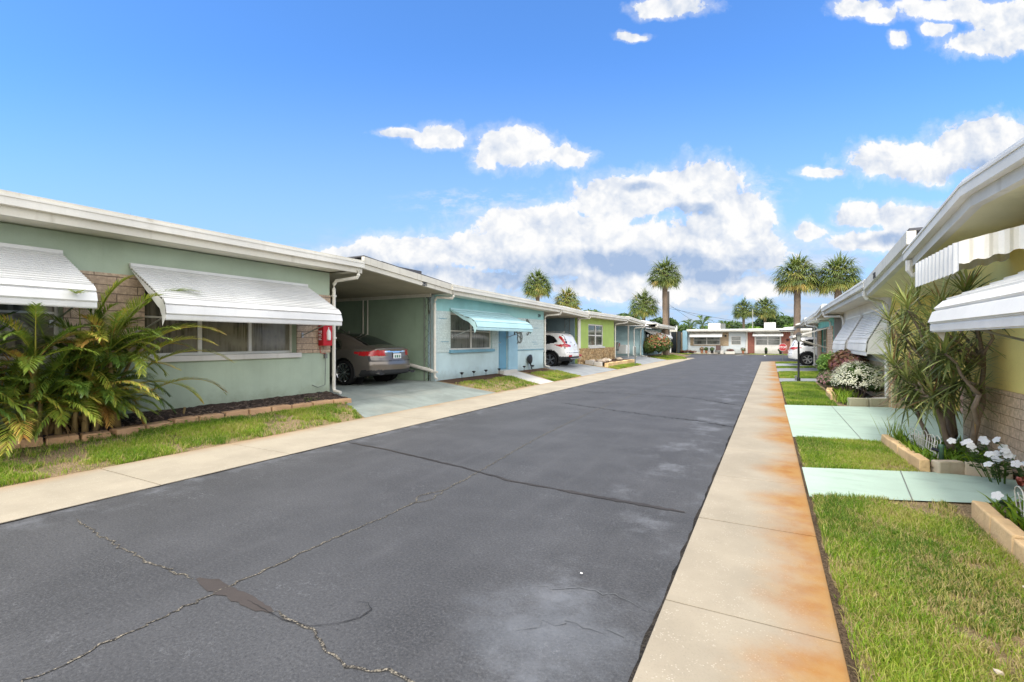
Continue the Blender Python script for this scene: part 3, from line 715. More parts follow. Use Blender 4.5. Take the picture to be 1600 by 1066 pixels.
# wall ornaments: seahorse and turtle in wrought metal
def ornament(name, label, pts, r):
    m = MB()
    for p, rr in pts: m.tube([(W+.05, y, z) for y, z in p], rr, 6)
    return m.build(name, GREYIRON, label=label, cat='wall ornament')
sea = [(17.85, 2.18), (17.74, 2.28), (17.62, 2.34), (17.55, 2.26), (17.60, 2.16), (17.72, 2.08), (17.80, 1.98), (17.82, 1.86), (17.74, 1.76), (17.64, 1.72), (17.60, 1.78), (17.66, 1.83)]
ornament('wall_ornament', 'dark metal seahorse ornament on the blue house wall', [(sea, [.03, .045, .05, .03, .045, .06, .06, .045, .03, .022, .015, .01]), ([(17.82, 2.05), (17.95, 2.1), (17.96, 1.98), (17.84, 1.95)], .012), ([(17.50, 2.26), (17.40, 2.22)], .015)], .02)
circ = [(16.98+.2*math.cos(a)*(1.0), 1.62+.22*math.sin(a)) for a in np.linspace(0, 2*math.pi, 17)]
ornament('wall_ornament', 'dark metal sea turtle ornament below the seahorse on the blue wall', [(circ, .018), ([(16.98, 1.84), (17.05, 1.62), (16.98, 1.40)], .018), ([(16.80, 1.70), (17.16, 1.55)], .014), ([(17.08, 1.84), (17.16, 1.96), (17.22, 2.0)], [.04, .045, .03]), ([(16.82, 1.78), (16.66, 1.86), (16.58, 1.80)], [.03, .025, .012]), ([(16.84, 1.46), (16.74, 1.36)], [.025, .012])], .02)
m = MB()
for y, z in ((16.55, 1.88), (16.55, 1.74)): m.tube([(W+.02, y-.03, z-.02), (W+.05, y, z+.02), (W+.02, y+.05, z)], .022, 6)
m.box(W+.02, W+.035, 16.52, 16.58, 1.70, 1.92); m.build('wall_hook', IRON, label='small black hook plate between the door jamb and the turtle ornament', cat='hook')
m = MB(); m.lathe([(0, -.01), (.14, 0), (.19, .05), (.2, .09), (.12, .12), (0, .13)], (W+.03, 17.80, .72), axis='x', n=14); m.tube([(W+.1, 17.8, .6), (W+.12, 17.85, .45), (W+.12, 17.9, .32)], .03, 6)
hr = m.build('hose_reel', IRON, label='black hose reel low on the blue house wall', cat='hose reel')
# solar path lights
m0 = None
for i, (x, y) in enumerate([(-8.62, 12.62), (-8.64, 13.35), (-8.64, 14.12), (-8.62, 15.0), (-8.62, 17.0), (-8.6, 17.75)]):
    m = MB(); z = zL(x)
    t0 = empty('path_light', (x, y, z), 'black solar path light on a stake along the blue house wall', 'path light', 'path lights along the blue house')
    k = MB(); k.tube([(x, y, z-.02), (x, y, z+.17)], .008, 6); k.build('stake', IRON, t0)
    k = MB(); k.lathe([(0, .17), (.03, .17), (.035, .2), (.07, .215), (.06, .235), (0, .25)], (x, y, z), n=12); k.build('lamp_cap', IRON, t0, smooth=True)

# ---- carport of the blue house
h2 = h
m = MB(); vs = []
cp = [(19.4, 2.78), (20.0, 2.77), (23.45, 2.66)]
for (ya, z0), (yb, z1) in zip(cp[1:-1], cp[2:]):
    for xa, xb, za, zb in ((EX-.09, EX, 0, .1), (EX-.05, EX+.035, .102, .24)):
        m.hexa([(xa, ya, z0+za), (xb, ya, z0+za), (xb, yb, z1+za), (xa, yb, z1+za)], [(xa, ya, z0+zb), (xb, ya, z0+zb), (xb, yb, z1+zb), (xa, yb, z1+zb)])
m.build('carport_fascia', WHITEB, h2)
m = MB(); m.hexa([(BK, 19.95, 3.012), (EX+.02, 19.95, 3.012), (EX+.02, 23.5, 2.91), (BK, 23.5, 2.91)], [(BK, 19.95, 3.05), (EX+.02, 19.95, 3.05), (EX+.02, 23.5, 2.95), (BK, 23.5, 2.95)]); m.build('carport_roof', ROOF, h2)
m = MB()
for y, z in cp: vs += [(EX-.09, y, z+.02), (BK, y, z+.02)]
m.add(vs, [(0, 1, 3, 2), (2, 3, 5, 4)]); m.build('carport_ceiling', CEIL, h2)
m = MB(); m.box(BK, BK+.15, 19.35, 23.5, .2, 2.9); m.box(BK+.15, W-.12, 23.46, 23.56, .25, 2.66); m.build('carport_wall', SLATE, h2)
m = MB(); m.tube([(-12.2, 23.42, 2.2), (-9.5, 23.42, 1.3)], .03, 6); m.build('brace', GREYIRON, h2)
lattice(h2, -9.5, -9.2, 23.42, .28, 2.66)

# ---- lime house
h = empty('house', (W, 27, .2), 'lime green house with white window and tan rubble stone base', 'house')
Y0, Y1 = 23.6, 30.25; win = (25.30, 27.95, 1.15, 2.42)
m = MB(); wall(m, 'x', W, .2, Y0, Y1, .15, 2.80, [win], out=1); m.box(W-.2, BK+.2, Y1-.2, Y1, .15, 2.80); m.build('wall', LIME, h)
m = MB(); m.box(W+.003, W+.03, Y0, Y0+.42, 1.08, 2.72); m.build('corner_board', OFFW, h)
m = MB(); wall(m, 'x', W+.06, .056, Y0, Y1, .15, 1.075, [], out=1); m.build('stone_base', RUBBLE, h)
window(h, 'x', W+.02, 1, *win, cols=2, rails=(.5,), rec=.04, fw=.08, glass=GLASSG, frame=WHITE, sill=WHITE)
lp = [(23.45, 2.72), (31.3, 2.74), (31.6, 2.8), (36.0, 2.50)]
eave(h, 1, EX, lp[:2], BK, soffit=SOFFIT, wallx=W)
downspout(h, 1, EX, W, 23.7, 23.55, 2.80, 2.58, .9, kick=.02)
downspout(h, 1, EX, W, 31.1, 30.32, 2.82, 2.5, .30)
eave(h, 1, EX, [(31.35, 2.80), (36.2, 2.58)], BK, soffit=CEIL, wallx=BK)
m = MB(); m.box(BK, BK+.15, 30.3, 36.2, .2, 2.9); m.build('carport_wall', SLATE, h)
m = MB(); m.box(-8.95, -8.87, 34.0, 34.08, .25, 2.66); m.build('post', GUTTER, h)
downspout(h, 1, EX, W, 36.0, 35.2, 2.66, 2.35, .28)
# its planter
def row_blocks(name, pts, mats, w, hgt, zf, L=.42, label=None, cat='edging block', group=None, base=.0):
    """individual edging blocks along a polyline"""
    seg = [(Vector(a), Vector(b)) for a, b in zip(pts[:-1], pts[1:])]; k = 0
    for a, b in seg:
        d = b-a; n = max(1, round(d.length/L)); u = d.normalized(); nrm = Vector((-u.y, u.x))
        for i in range(n):
            p0 = a+d*(i/n)+u*.008; p1 = a+d*((i+1)/n)-u*.008; c = (p0+p1)/2; z = zf(c.x, c.y)+base
            j = lambda s=.008: rnd.uniform(-s, s)
            wv = nrm*(w/2)
            B = [p0+wv, p0-wv, p1-wv, p1+wv]; T = [q+(c-q)*.06+Vector((j(), j())) for q in B]
            m = MB(); dz = rnd.uniform(-.012, .012)
            m.hexa([(q.x, q.y, z-.04) for q in B][::-1], [(q.x, q.y, z+hgt+dz+j(.005)) for q in T][::-1])
            m.build(name, mats, label=label, cat=cat, group=group, bevel=.014)
row_blocks('planter_block', [(-7.55, 24.4), (-7.55, 30.0)], BLOCKR, .2, .22, zL, .7, 'ochre block edging the planter of the lime house', 'planter block', 'blocks edging the lime house planter')
row_blocks('planter_block', [(-8.7, 24.4), (-7.75, 24.4)], CONC, .2, .22, zL, .5, 'grey green block at the drive end of the lime house planter', 'planter block', 'drive end blocks of the lime house planter')
sheet('planter_bed', [(-7.65, 24.5), (-8.79, 24.5), (-8.79, 30.0), (-7.65, 30.0)], .33, MULCHR)
ROCK = paint('pale_rock', lin(205, 190, 172), rough=.9, var=.3, dirt=.4, bump=1, scale=15)
def rock(m, x, y, z, r):
    a = nr.random(3)*6
    vs = []; fs = []
    ico = [(0,0,1),(.89,0,.45),(.28,.85,.45),(-.72,.53,.45),(-.72,-.53,.45),(.28,-.85,.45),(.72,.53,-.45),(-.28,.85,-.45),(-.89,0,-.45),(-.28,-.85,-.45),(.72,-.53,-.45),(0,0,-1)]
    F = [(0,1,2),(0,2,3),(0,3,4),(0,4,5),(0,5,1),(1,6,2),(2,7,3),(3,8,4),(4,9,5),(5,10,1),(2,6,7),(3,7,8),(4,8,9),(5,9,10),(1,10,6),(6,11,7),(7,11,8),(8,11,9),(9,11,10),(10,11,6)]
    s_ = [rnd.uniform(.7, 1.3) for _ in range(3)]
    for p in ico:
        q = rnd.uniform(.8, 1.15); vs.append((x+p[0]*r*q*s_[0], y+p[1]*r*q*s_[1], z+p[2]*r*q*.7*s_[2]))
    m.add(vs, F)
for i in range(26):
    m = MB(); x, y = rnd.uniform(-8.6, -7.85), 24.7+abs(rnd.gauss(0, 1.9)); y = min(y, 29.7)
    rock(m, x, y, .38, rnd.uniform(.07, .17)); m.build('rock', ROCK, label='pale garden rock in the planter of the lime house', cat='rock', group='rocks in the lime house planter', bevel=.01)

# ---- grey blue house at the row's end
h = empty('house', (W, 41, .2), 'grey blue house behind the red and green bush, last on the left', 'house')
m = MB(); wall(m, 'x', W, .2, 37.9, 45.6, .1, 2.5, [(39.6, 42.6, 1.1, 2.1)], out=1); m.box(W-.2, BK, 37.7, 37.9, .1, 2.75); m.box(W-.2, BK, 45.4, 45.6, .1, 2.6); m.build('wall', GREYB, h)
window(h, 'x', W, 1, 39.6, 42.6, 1.1, 2.1, cols=2, glass=GLASSB)
awning(h, W+.02, 1, 38.6, 43.4, 2.30, .62, 1.35, AWN, n=10)
m = MB(); m.box(W+.003, W+.05, 37.9, 38.3, .1, 2.45); m.build('corner_board', TRIMB, h)
eave(h, 1, -7.7, [(37.9, 2.52), (46.0, 2.46)], BK, soffit=SOFFIT, wallx=W)
m = MB(); m.hexa([(-15, 36.9, 2.72), (-8.3, 36.9, 2.60), (-8.3, 45, 2.80), (-15, 45, 2.8)], [(-15, 36.9, 3.05), (-9.3, 37.5, 3.15), (-9.3, 45, 3.2), (-15, 45, 3.2)]); m.build('raised_roof', ROOF, h)
m = MB(); m.tube([(-8.6, 37.75, 2.6), (-8.9, 37.75, 2.3), (-8.92, 37.75, .35), (-8.4, 37.7, .22)], .045, 8); m.build('downspout', GUTTER, h)
# sign post / mailbox post
st = empty('sign_post', (-7.15, 28.9, .04), 'thin dark post with pale back of sign on the verge before the lime house', 'sign')
m = MB(); m.box(-7.18, -7.12, 28.87, 28.93, .0, 1.12); m.build('post', GREYIRON, st)
m = MB(); m.box(-7.22, -7.20, 28.65, 29.3, .62, 1.15); m.build('sign_board', paint('sign_back', (.55, .56, .52)), st)

# ------------------------------------------------------------------ END ROW (facing the camera, plane y=57)
YE = 57.0; zb = .12
h = empty('house', (-5.0, YE, .1), 'white and tan house facing down the street with a white awning over a long window', 'house')
wA = [(-7.55, -4.80, 1.02, 1.88), (-3.72, -2.72, 1.0, 1.95)]
m = MB(); wall(m, 'y', YE, .2, -8.3, -2.3, .1, 2.75, wA, out=-1); m.build('wall', PALEG, h)
m = MB(); wall(m, 'y', YE-.03, .028, -7.9, -3.95, .9, 2.4, [wA[0]], out=-1); m.build('stone_band', TANB, h)
m = MB(); m.box(-8.62, -8.15, YE-.75, YE+.1, .1, 2.6); m.build('wing_wall', TRIMB, h)
m = MB(); m.box(-9.35, -8.63, YE-.4, YE-.2, .1, 2.4); m.build('stone_pier', TANB, h)
window(h, 'y', YE, -1, *wA[0], cols=2, rails=(.6,), rec=.0, glass=GLASSB, frame=WHITE, fw=.06)
window(h, 'y', YE, -1, *wA[1], cols=1, rails=(.5,), rec=.0, glass=GLASSB, frame=WHITE, fw=.06)
m = MB(); m.add([(-7.9, YE-.05, 2.36), (-4.55, YE-.05, 2.36), (-4.55, YE-.75, 2.02), (-7.9, YE-.75, 2.02), (-7.9, YE-.78, 1.86), (-4.55, YE-.78, 1.86)], [(0, 1, 2, 3), (3, 2, 5, 4)]); m.build('awning', AWN, h)
def eave_y(parent, x0, x1, yf, z, back, roofm=ROOF):
    m = MB(); m.box(x0, x1, yf, yf+.1, z, z+.12); m.build('fascia', WHITEB, parent)
    m = MB(); m.box(x0, x1, yf-.09, yf-.005, z+.11, z+.25); m.build('gutter', GUTTER, parent)
    m = MB(); m.box(x0, x1, yf-.06, back, z+.255, z+.30); m.build('roof', roofm, parent)
    m = MB(); m.add([(x0, yf+.1, z+.02), (x1, yf+.1, z+.02), (x1, YE, z+.02), (x0, YE, z+.02)], [(0, 1, 2, 3)]); m.build('soffit', SOFFIT, parent)
eave_y(h, -8.2, -2.0, YE-.7, 2.42, YE+9)
m = MB(); m.box(-6.2, -4.9, YE+1.5, YE+2.6, 2.7, 3.45); m.build('rooftop_unit', WHITE, h, bevel=.02)
m = MB(); m.box(-4.88, -4.45, YE+1.6, YE+2.5, 2.7, 3.40); m.build('rooftop_vent', GREYIRON, h, bevel=.02)
m = MB(); m.tube([(-2.12, YE-.65, 2.45), (-2.15, YE-.12, 2.3), (-2.15, YE-.12, .15)], .05, 6); m.build('downspout', GUTTER, h)
m = MB(); m.lathe([(0, -.1), (.08, -.08), (.1, .05), (0, .12)], (-4.25, YE-.12, 2.0), n=10); m.build('wall_lamp', IRON, h)

h = empty('house', (0, YE, .1), 'white house facing down the street with red brick piers either side of its window', 'house')
wB = [(-1.35, .95, .98, 1.95), (2.0, 3.4, 1.1, 1.95)]
m = MB(); wall(m, 'y', YE, .2, -2.28, 9, .1, 2.75, wB, out=-1); m.build('wall', OFFW, h)
m = MB(); m.box(-2.1, -1.44, YE-.06, YE-.003, .12, 2.4); m.box(1.03, 1.85, YE-.06, YE-.003, .12, 2.4); m.build('brick_pier', REDB, h)
window(h, 'y', YE, -1, *wB[0], cols=2, rails=(.62,), rec=.0, glass=GLASSB, frame=WHITE, fw=.06)
window(h, 'y', YE, -1, *wB[1], cols=1, rails=(.5,), rec=.0, glass=GLASSB, frame=WHITE, fw=.06)
m = MB(); m.add([(-1.6, YE-.05, 2.3), (1.2, YE-.05, 2.3), (1.2, YE-.6, 2.10), (-1.6, YE-.6, 2.10), (-1.6, YE-.62, 1.93), (1.2, YE-.62, 1.93)], [(0, 1, 2, 3), (3, 2, 5, 4)]); m.build('awning', AWN, h)
eave_y(h, -1.98, 9.5, YE-.7, 2.38, YE+9)
m = MB(); m.box(-.55, .55, YE+1.2, YE+2.2, 2.66, 3.42); m.box(-.7, .7, YE+1.1, YE+2.3, 2.66, 2.78); m.build('rooftop_unit', WHITE, h, bevel=.02)
m = MB(); m.lathe([(0, 0), (.14, 0), (.14, .03), (0, .03)], (1.62, YE-.09, 1.55), axis='y', n=14); m.build('wall_plaque', flat('plaque_dark', (.05, .01, .01)), h)

h = empty('carport', (-10.5, 56.5, .0), 'open carport with white sheet roof beside the tan end house', 'carport')
m = MB(); m.box(-13.2, -8.65, 52.9, 53.0, 2.42, 2.62); m.build('fascia', WHITEB, h)
m = MB(); m.hexa([(-13.2, 52.95, 2.63), (-8.65, 52.95, 2.63), (-9.6, 58.5, 3.7), (-14.2, 58.5, 3.7)], [(-13.2, 52.95, 2.68), (-8.65, 52.95, 2.68), (-9.6, 58.5, 3.75), (-14.2, 58.5, 3.75)]); m.build('roof', ROOF, h)
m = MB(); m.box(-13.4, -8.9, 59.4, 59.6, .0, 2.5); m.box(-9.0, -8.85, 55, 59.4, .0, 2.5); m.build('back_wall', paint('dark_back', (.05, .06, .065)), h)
m = MB(); m.box(-9.42, -9.3, 53.0, 53.12, .0, 2.42); m.build('post', WHITE, h)

# ------------------------------------------------------------------ RIGHT ROW
WX = 2.36; EXR = 1.8; BKR = 11.0
# ---- yellow house
h = empty('house', (WX, 4, .05), 'yellow house with cream stone base and white awnings, nearest on the right', 'house')
winY = (2.5, 5.3, .98, 2.05); dY = (6.1, 6.9, .15, 2.2)
m = MB(); wall(m, 'x', WX, .2, -3, 8.7, .0, 2.66, [(3.3, 5.4, 1.0, 2.05), dY], out=-1); m.box(WX+.2, BKR, 8.5, 8.7, 0, 2.66); m.build('wall', YELL, h)
m = MB(); wall(m, 'x', WX-.03, .028, -3, 8.7, .0, .93, [dY], out=-1); m.build('stone_base', STONER, h)
window(h, 'x', WX, -1, 3.3, 5.4, 1.0, 2.05, cols=2, glass=GLASSB, sill=WHITE)
m = MB(); m.box(WX+.05, WX+.09, dY[0], dY[1], .15, 2.2); m.build('door', OFFW, h)
# window awning, close to the camera
awning(h, WX-.02, -1, 2.2, 5.98, 2.26, .62, .98, AWNR, n=11, curl=.3)
# door canopy with vertical ribbed valance
cz0, cz1 = 2.28, 2.46
m = MB(); zt = lambda x: 2.52-.16*((WX-x)/1.0)
ya, yb = 5.9, 7.35; xo = 1.55
m.add([(WX, ya, 2.62), (WX, yb, 2.62), (xo, yb, 2.40), (xo, ya, 2.40)], [(0, 1, 2, 3)])
m.add([(WX, ya, 2.60), (WX, yb, 2.60), (xo, yb, 2.38), (xo, ya, 2.38)], [(3, 2, 1, 0)])
cn = m.build('door_canopy', AWNR, h)
m = MB()
def valance(p0, p1, zt0, zt1, dz, n):
    p0 = Vector(p0); p1 = Vector(p1); d = (p1-p0); u = d.normalized(); nn = Vector((u.y, -u.x))
    vs = []; k = n*4
    for i in range(k+1):
        f = i/k; off = (.0, .022, .022, .0)[i % 4]; q = p0+d*f+nn*off
        z = zt0+(zt1-zt0)*f; low = dz+.03*math.cos(f*n*math.pi)*0
        vs += [(q.x, q.y, z), (q.x, q.y, z-low-(.02 if (i % 4 in (1, 2)) else 0))]
    m.add(vs, [(2*i, 2*i+1, 2*i+3, 2*i+2) for i in range(k)])
valance((xo, yb), (xo, ya), 2.42, 2.42, .27, 11)
valance((WX, yb), (xo, yb), 2.62, 2.42, .20, 6)
valance((xo, ya), (WX, ya), 2.42, 2.62, .20, 6)
m.build('valance', AWNR, cn)
# eave with a low ridge
yp = [(-3, 2.42), (1, 2.60), (6.55, 2.87), (8.95, 2.55)]
eave(h, -1, EXR, yp, BKR, mat_f=ROOF, soffit=SOFFY, wallx=WX+.1)
m = MB(); m.tube([(EXR-.02, 8.85, 2.66), (EXR-.02, 8.85, 2.52), (EXR+.02, 8.85, 2.45), (2.55, 8.79, 2.36), (2.6, 8.79, 2.2), (2.6, 8.79, .1)], .045, 8); m.build('downspout', GUTTER, h)
# carport of yellow house
cp = [(8.8, 2.78), (12.45, 2.44)]
m = MB()
for (ya_, z0), (yb_, z1) in zip(cp[:-1], cp[1:]):
    for xa, xb, za, zb_ in ((EXR, EXR+.09, 0, .11), (EXR-.06, EXR+.05, .112, .30)):
        m.hexa([(xa, ya_, z0+za), (xb, ya_, z0+za), (xb, yb_, z1+za), (xa, yb_, z1+za)], [(xa, ya_, z0+zb_), (xb, ya_, z0+zb_), (xb, yb_, z1+zb_), (xa, yb_, z1+zb_)])
m.build('carport_fascia', WHITEB, h)
m = MB(); m.hexa([(EXR-.03, 8.8, 3.085), (BKR, 8.8, 3.085), (BKR, 12.5, 2.745), (EXR-.03, 12.5, 2.745)], [(EXR-.03, 8.8, 3.12), (BKR, 8.8, 3.12), (BKR, 12.5, 2.775), (EXR-.03, 12.5, 2.775)]); m.build('carport_roof', SHINGLE, h)
m = MB(); m.add([(EXR+.09, 8.6, 2.83), (BKR, 8.6, 2.83), (BKR, 12.5, 2.47), (EXR+.09, 12.5, 2.47), (EXR+.09, 13.3, 2.46), (BKR, 13.3, 2.46)], [(0, 1, 2, 3), (3, 2, 5, 4)]); m.build('carport_ceiling', SOFFY, h)
m = MB(); m.box(2.37, BKR, 13.2, 13.3, .0, 2.46); m.box(BKR-.2, BKR, 8.7, 13.2, 0, 2.46); m.build('carport_wall', YELL, h)
text('276', .16, BLET, h, (EXR-.066, 11.2, 2.72), (R(90), 0, R(-90)))
# ---- white house
h = empty('house', (WX, 17, .05), 'white house with two steep white louvred shutter awnings, behind the flowering shrubs', 'house')
m = MB(); wall(m, 'x', WX, .2, 13.31, 21.0, .0, 2.55, [(13.8, 16.3, 1.12, 2.1), (17.2, 19.6, 1.12, 2.1)], out=-1); m.box(WX+.2, BKR, 20.8, 21.0, 0, 2.5); m.build('wall', OFFW, h)
m = MB(); m.box(WX+.002, WX+.27, 13.14, 13.195, .0, 1.08); m.build('stone_pier', TANBX, h)
m = MB(); wall(m, 'x', WX-.03, .028, 13.31, 21.0, .0, .98, [], out=-1); m.build('stone_base', STONER, h)
m = MB(); m.box(WX-.07, WX-.002, 13.4, 16.7, .99, 1.10); m.build('sill', WHITE, h)
window(h, 'x', WX, -1, 13.8, 16.3, 1.12, 2.1, cols=2, glass=GLASSB)
window(h, 'x', WX, -1, 17.2, 19.6, 1.12, 2.1, cols=2, glass=GLASSB)
awning(h, WX-.01, -1, 13.55, 16.45, 2.22, 1.02, .40, AWNR, n=17, curl=.14, side=2)
awning(h, WX-.01, -1, 16.95, 20.0, 2.20, 1.05, .42, AWNR, n=17, curl=.15, side=2)
eave(h, -1, EXR, [(12.4, 2.50), (21.7, 2.47)], BKR, soffit=SOFFIT, wallx=WX+.1, mat_f=ROOF)
downspout(h, -1, EXR, WX, 12.6, 13.38, 2.56, 2.3, .12, kick=.35)
downspout(h, -1, EXR, WX, 21.4, 20.6, 2.55, 2.3, 1.6, kick=0)
m = MB(); m.tube([(EXR+.1, 21.1, 2.46), (2.2, 20.9, 2.44), (2.32, 20.75, 2.2), (2.33, 20.72, 1.3)], .02, 6); m.build('cable', GREYIRON, h)
fb2 = MB(); fb2.box(WX-.26, WX-.03, 20.55, 20.85, 1.18, 1.68); fb2.build('extinguisher_cabinet', RED, label='small red fire cabinet at the far corner of the white house', cat='fire cabinet', bevel=.01)
# its carport
eave(h, -1, EXR, [(21.75, 2.60), (24.2, 2.45)], BKR, soffit=CEIL, wallx=BKR, mat_f=ROOF)
m = MB(); m.box(2.38, BKR, 24.1, 24.2, .0, 2.46); m.build('carport_wall', paint('grey_carport', lin(158, 158, 156)), h)
# ---- teal house
h = empty('house', (WX, 27, .05), 'teal house with beige brick pillar and white awning on arms, third on the right', 'house')
m = MB(); wall(m, 'x', WX, .2, 24.25, 31.5, .0, 2.5, [(26.9, 29.4, .9, 2.1)], out=-1); m.build('wall', TEAL, h)
m = MB(); wall(m, 'x', WX-.03, .028, 24.25, 26.4, .0, 2.12, [], out=-1); m.box(WX-.03, WX-.002, 29.5, 31.5, 0, 2.12); m.build('brick_pillar', STONER, h)
m = MB(); wall(m, 'x', WX-.02, .018, 26.4, 29.5, .0, 2.12, [(26.9, 29.4, .9, 2.1)], out=-1); m.build('brown_panel', BROWNW, h)
window(h, 'x', WX, -1, 26.9, 29.4, .9, 2.1, cols=2, glass=GLASSB)
m = MB(); m.add([(WX, 26.4, 2.1), (WX, 31.0, 2.1), (.95, 31.0, 1.72), (.95, 26.4, 1.72), (WX, 26.4, 2.06), (.97, 26.4, 1.62), (.95, 31.0, 1.62)], [(0, 1, 2, 3), (0, 3, 5, 4), (3, 2, 6, 5)])
aw = m.build('awning', AWNR, h)
for y in (26.5, 28.6, 30.9): m = MB(); m.tube([(1.0, y, 1.62), (WX, y, 1.15)], .018, 6); m.build('support_arm', WIREM, aw)
eave(h, -1, EXR, [(24.2, 2.46), (32.0, 2.42)], BKR, soffit=SOFFIT, wallx=WX+.1, mat_f=ROOF)
downspout(h, -1, EXR, WX, 24.4, 24.7, 2.5, 2.3, 1.95, kick=0)
downspout(h, -1, EXR, WX, 31.6, 31.1, 2.5, 2.2, .1)
eave(h, -1, EXR, [(32.05, 2.52), (36.4, 2.38)], BKR, soffit=CEIL, wallx=BKR, mat_f=ROOF)
m = MB(); m.box(3.0, BKR, 36.3, 36.4, .0, 2.4); m.build('carport_wall', BROWNW, h)
m = MB(); m.box(2.2, 2.28, 32.3, 32.38, 0, 2.45); m.build('post', GUTTER, h)
# ---- last house on the right, gable porch
h = empty('house', (3, 40, .05), 'small grey house with white gabled porch roof at the right street corner', 'house')
m = MB(); m.box(2.9, 10, 36.6, 44, 0, 2.5); m.build('wall', GREYB, h)
m = MB(); m.hexa([(1.5, 36.5, 2.45), (6.0, 36.5, 2.45), (6.0, 44.4, 2.45), (1.5, 44.4, 2.45)], [(3.5, 36.5, 3.0), (3.6, 36.5, 3.0), (3.6, 44.4, 3.0), (3.5, 44.4, 3.0)]); m.box(3.0, 10, 36.55, 44.3, 2.5, 2.6); m.build('roof', ROOF, h)
m = MB(); m.tube([(1.5, 36.45, 2.5), (3.55, 36.45, 3.06), (6.0, 36.45, 2.5)], .07, 4); m.build('gable_trim', GUTTER, h)
m = MB(); m.hexa([(.6, 40, 2.25), (1.7, 40, 2.25), (1.7, 44.5, 2.25), (.6, 44.5, 2.25)], [(.9, 40, 2.45), (1.7, 40, 2.5), (1.7, 44.5, 2.5), (.9, 44.5, 2.45)]); m.build('porch_roof', ROOF, h)

# ------------------------------------------------------------------ edging and beds
row_blocks('edging_block', [(-8.25, -.6), (-8.22, 2.2), (-8.05, 3.2), (-8.22, 4.4), (-8.2, 6.1), (-8.02, 7.45)], BLOCKL, .2, .085, zL, .40, 'tan concrete edging block in the row before the sage house bed', 'edging block', 'edging blocks before the sage house')
grid('mulch_bed', -8.15, -8.86, -1.5, 7.55, 12, 90, lambda x, y: zL(x)+.03+.03*rnd.random()+.03*(-8.15-x)/.7, MULCH, kind='structure')
def chips(name, x0, x1, y0, y1, n, zf, mat, s=.022, **kw):
    m = MB()
    for i in range(n):
        x, y = rnd.uniform(x0, x1), rnd.uniform(y0, y1); z = zf(x, y)+rnd.uniform(0, .02); a = rnd.random()*3.14; b = rnd.uniform(-.6, .6)
        dx, dy = math.cos(a)*s*rnd.uniform(.6, 1.6), math.sin(a)*s*rnd.uniform(.6, 1.6); ex, ey = -dy*.4, dx*.4
        m.add([(x-dx-ex, y-dy-ey, z), (x+dx-ex, y+dy-ey, z+b*s), (x+dx+ex, y+dy+ey, z+b*s+.006), (x-dx+ex, y-dy+ey, z+.006)], [(0, 1, 2, 3)], rnd.random())
    return m.build(name, mat, kind='stuff', label=kw.get('label'), cat=kw.get('cat'))
CHIPM = leafmat('wood_chip', [(0, (.02, .014, .012)), (.6, (.08, .055, .045)), (1, (.22, .16, .12))], rough=.9, trans=0)
chips('mulch', -8.84, -8.15, 1.5, 7.5, 5200, lambda x, y: zL(x)+.05, CHIPM, label='dark wood chip mulch in the bed before the sage house', cat='mulch')
sheet('mulch_bed', [(-8.2, 11.8), (-8.85, 11.6), (-8.85, 15.2), (-8.25, 15.2)], lambda x, y: zL(x)+.012, MULCHR)
sheet('mulch_bed', [(-8.2, 16.9), (-8.85, 16.9), (-8.85, 19.2), (-8.2, 19.0)], lambda x, y: zL(x)+.012, MULCHR)
# right beds
sheet('mulch_bed', [(1.5, -3), (2.36, -3), (2.36, 5.75), (1.64, 5.4)], .07, MULCHR)
sheet('mulch_bed', [(1.52, 6.95), (1.9, 7.1), (2.36, 7.0), (2.36, 8.6), (1.5, 8.65)], .07, MULCHR)
sheet('mulch_bed', [(1.5, 13.4), (2.33, 13.6), (2.33, 20.6), (1.5, 19.4)], .06, MULCHR)
z0f = lambda x, y: .0
row_blocks('border_block', [(1.5, -1.5), (1.51, 4.5), (1.56, 5.44)], BLOCKR, .11, .15, z0f, .6, 'ochre border block beside the nearest lawn', 'border block', 'border blocks beside the nearest right lawn')
row_blocks('border_block', [(1.47, 8.7), (1.48, 8.2), (1.54, 6.95)], BLOCKR, .11, .15, z0f, .45, 'ochre border block of the bed between the two mint paths', 'border block', 'border blocks between the mint paths')
row_blocks('border_block', [(1.62, 6.98), (1.9, 7.14), (2.3, 7.05)], paint('weathered_block', lin(205, 190, 165), rough=.95, var=.3, dirt=.6, bump=1, scale=30), .12, .15, z0f, .42, 'weathered border block facing the mint path', 'border block', 'weathered blocks facing the mint path')
row_blocks('border_block', [(1.38, 14.0), (1.40, 15.4), (1.55, 16.6)], BLOCKR, .15, .17, z0f, .5, 'ochre border block around the shrub bed of the white house', 'border block', 'border blocks around the shrub bed')
row_blocks('border_block', [(1.55, 13.15), (2.33, 13.42)], paint('mossy_block', lin(170, 165, 140), dirt=.8, bump=1), .14, .2, z0f, .42, 'mossy grey block facing the wide mint drive', 'border block', 'mossy blocks facing the wide mint drive')
SKYK = .1; SKYT = (1.3, 2.15, 3.1); SKYS = .12
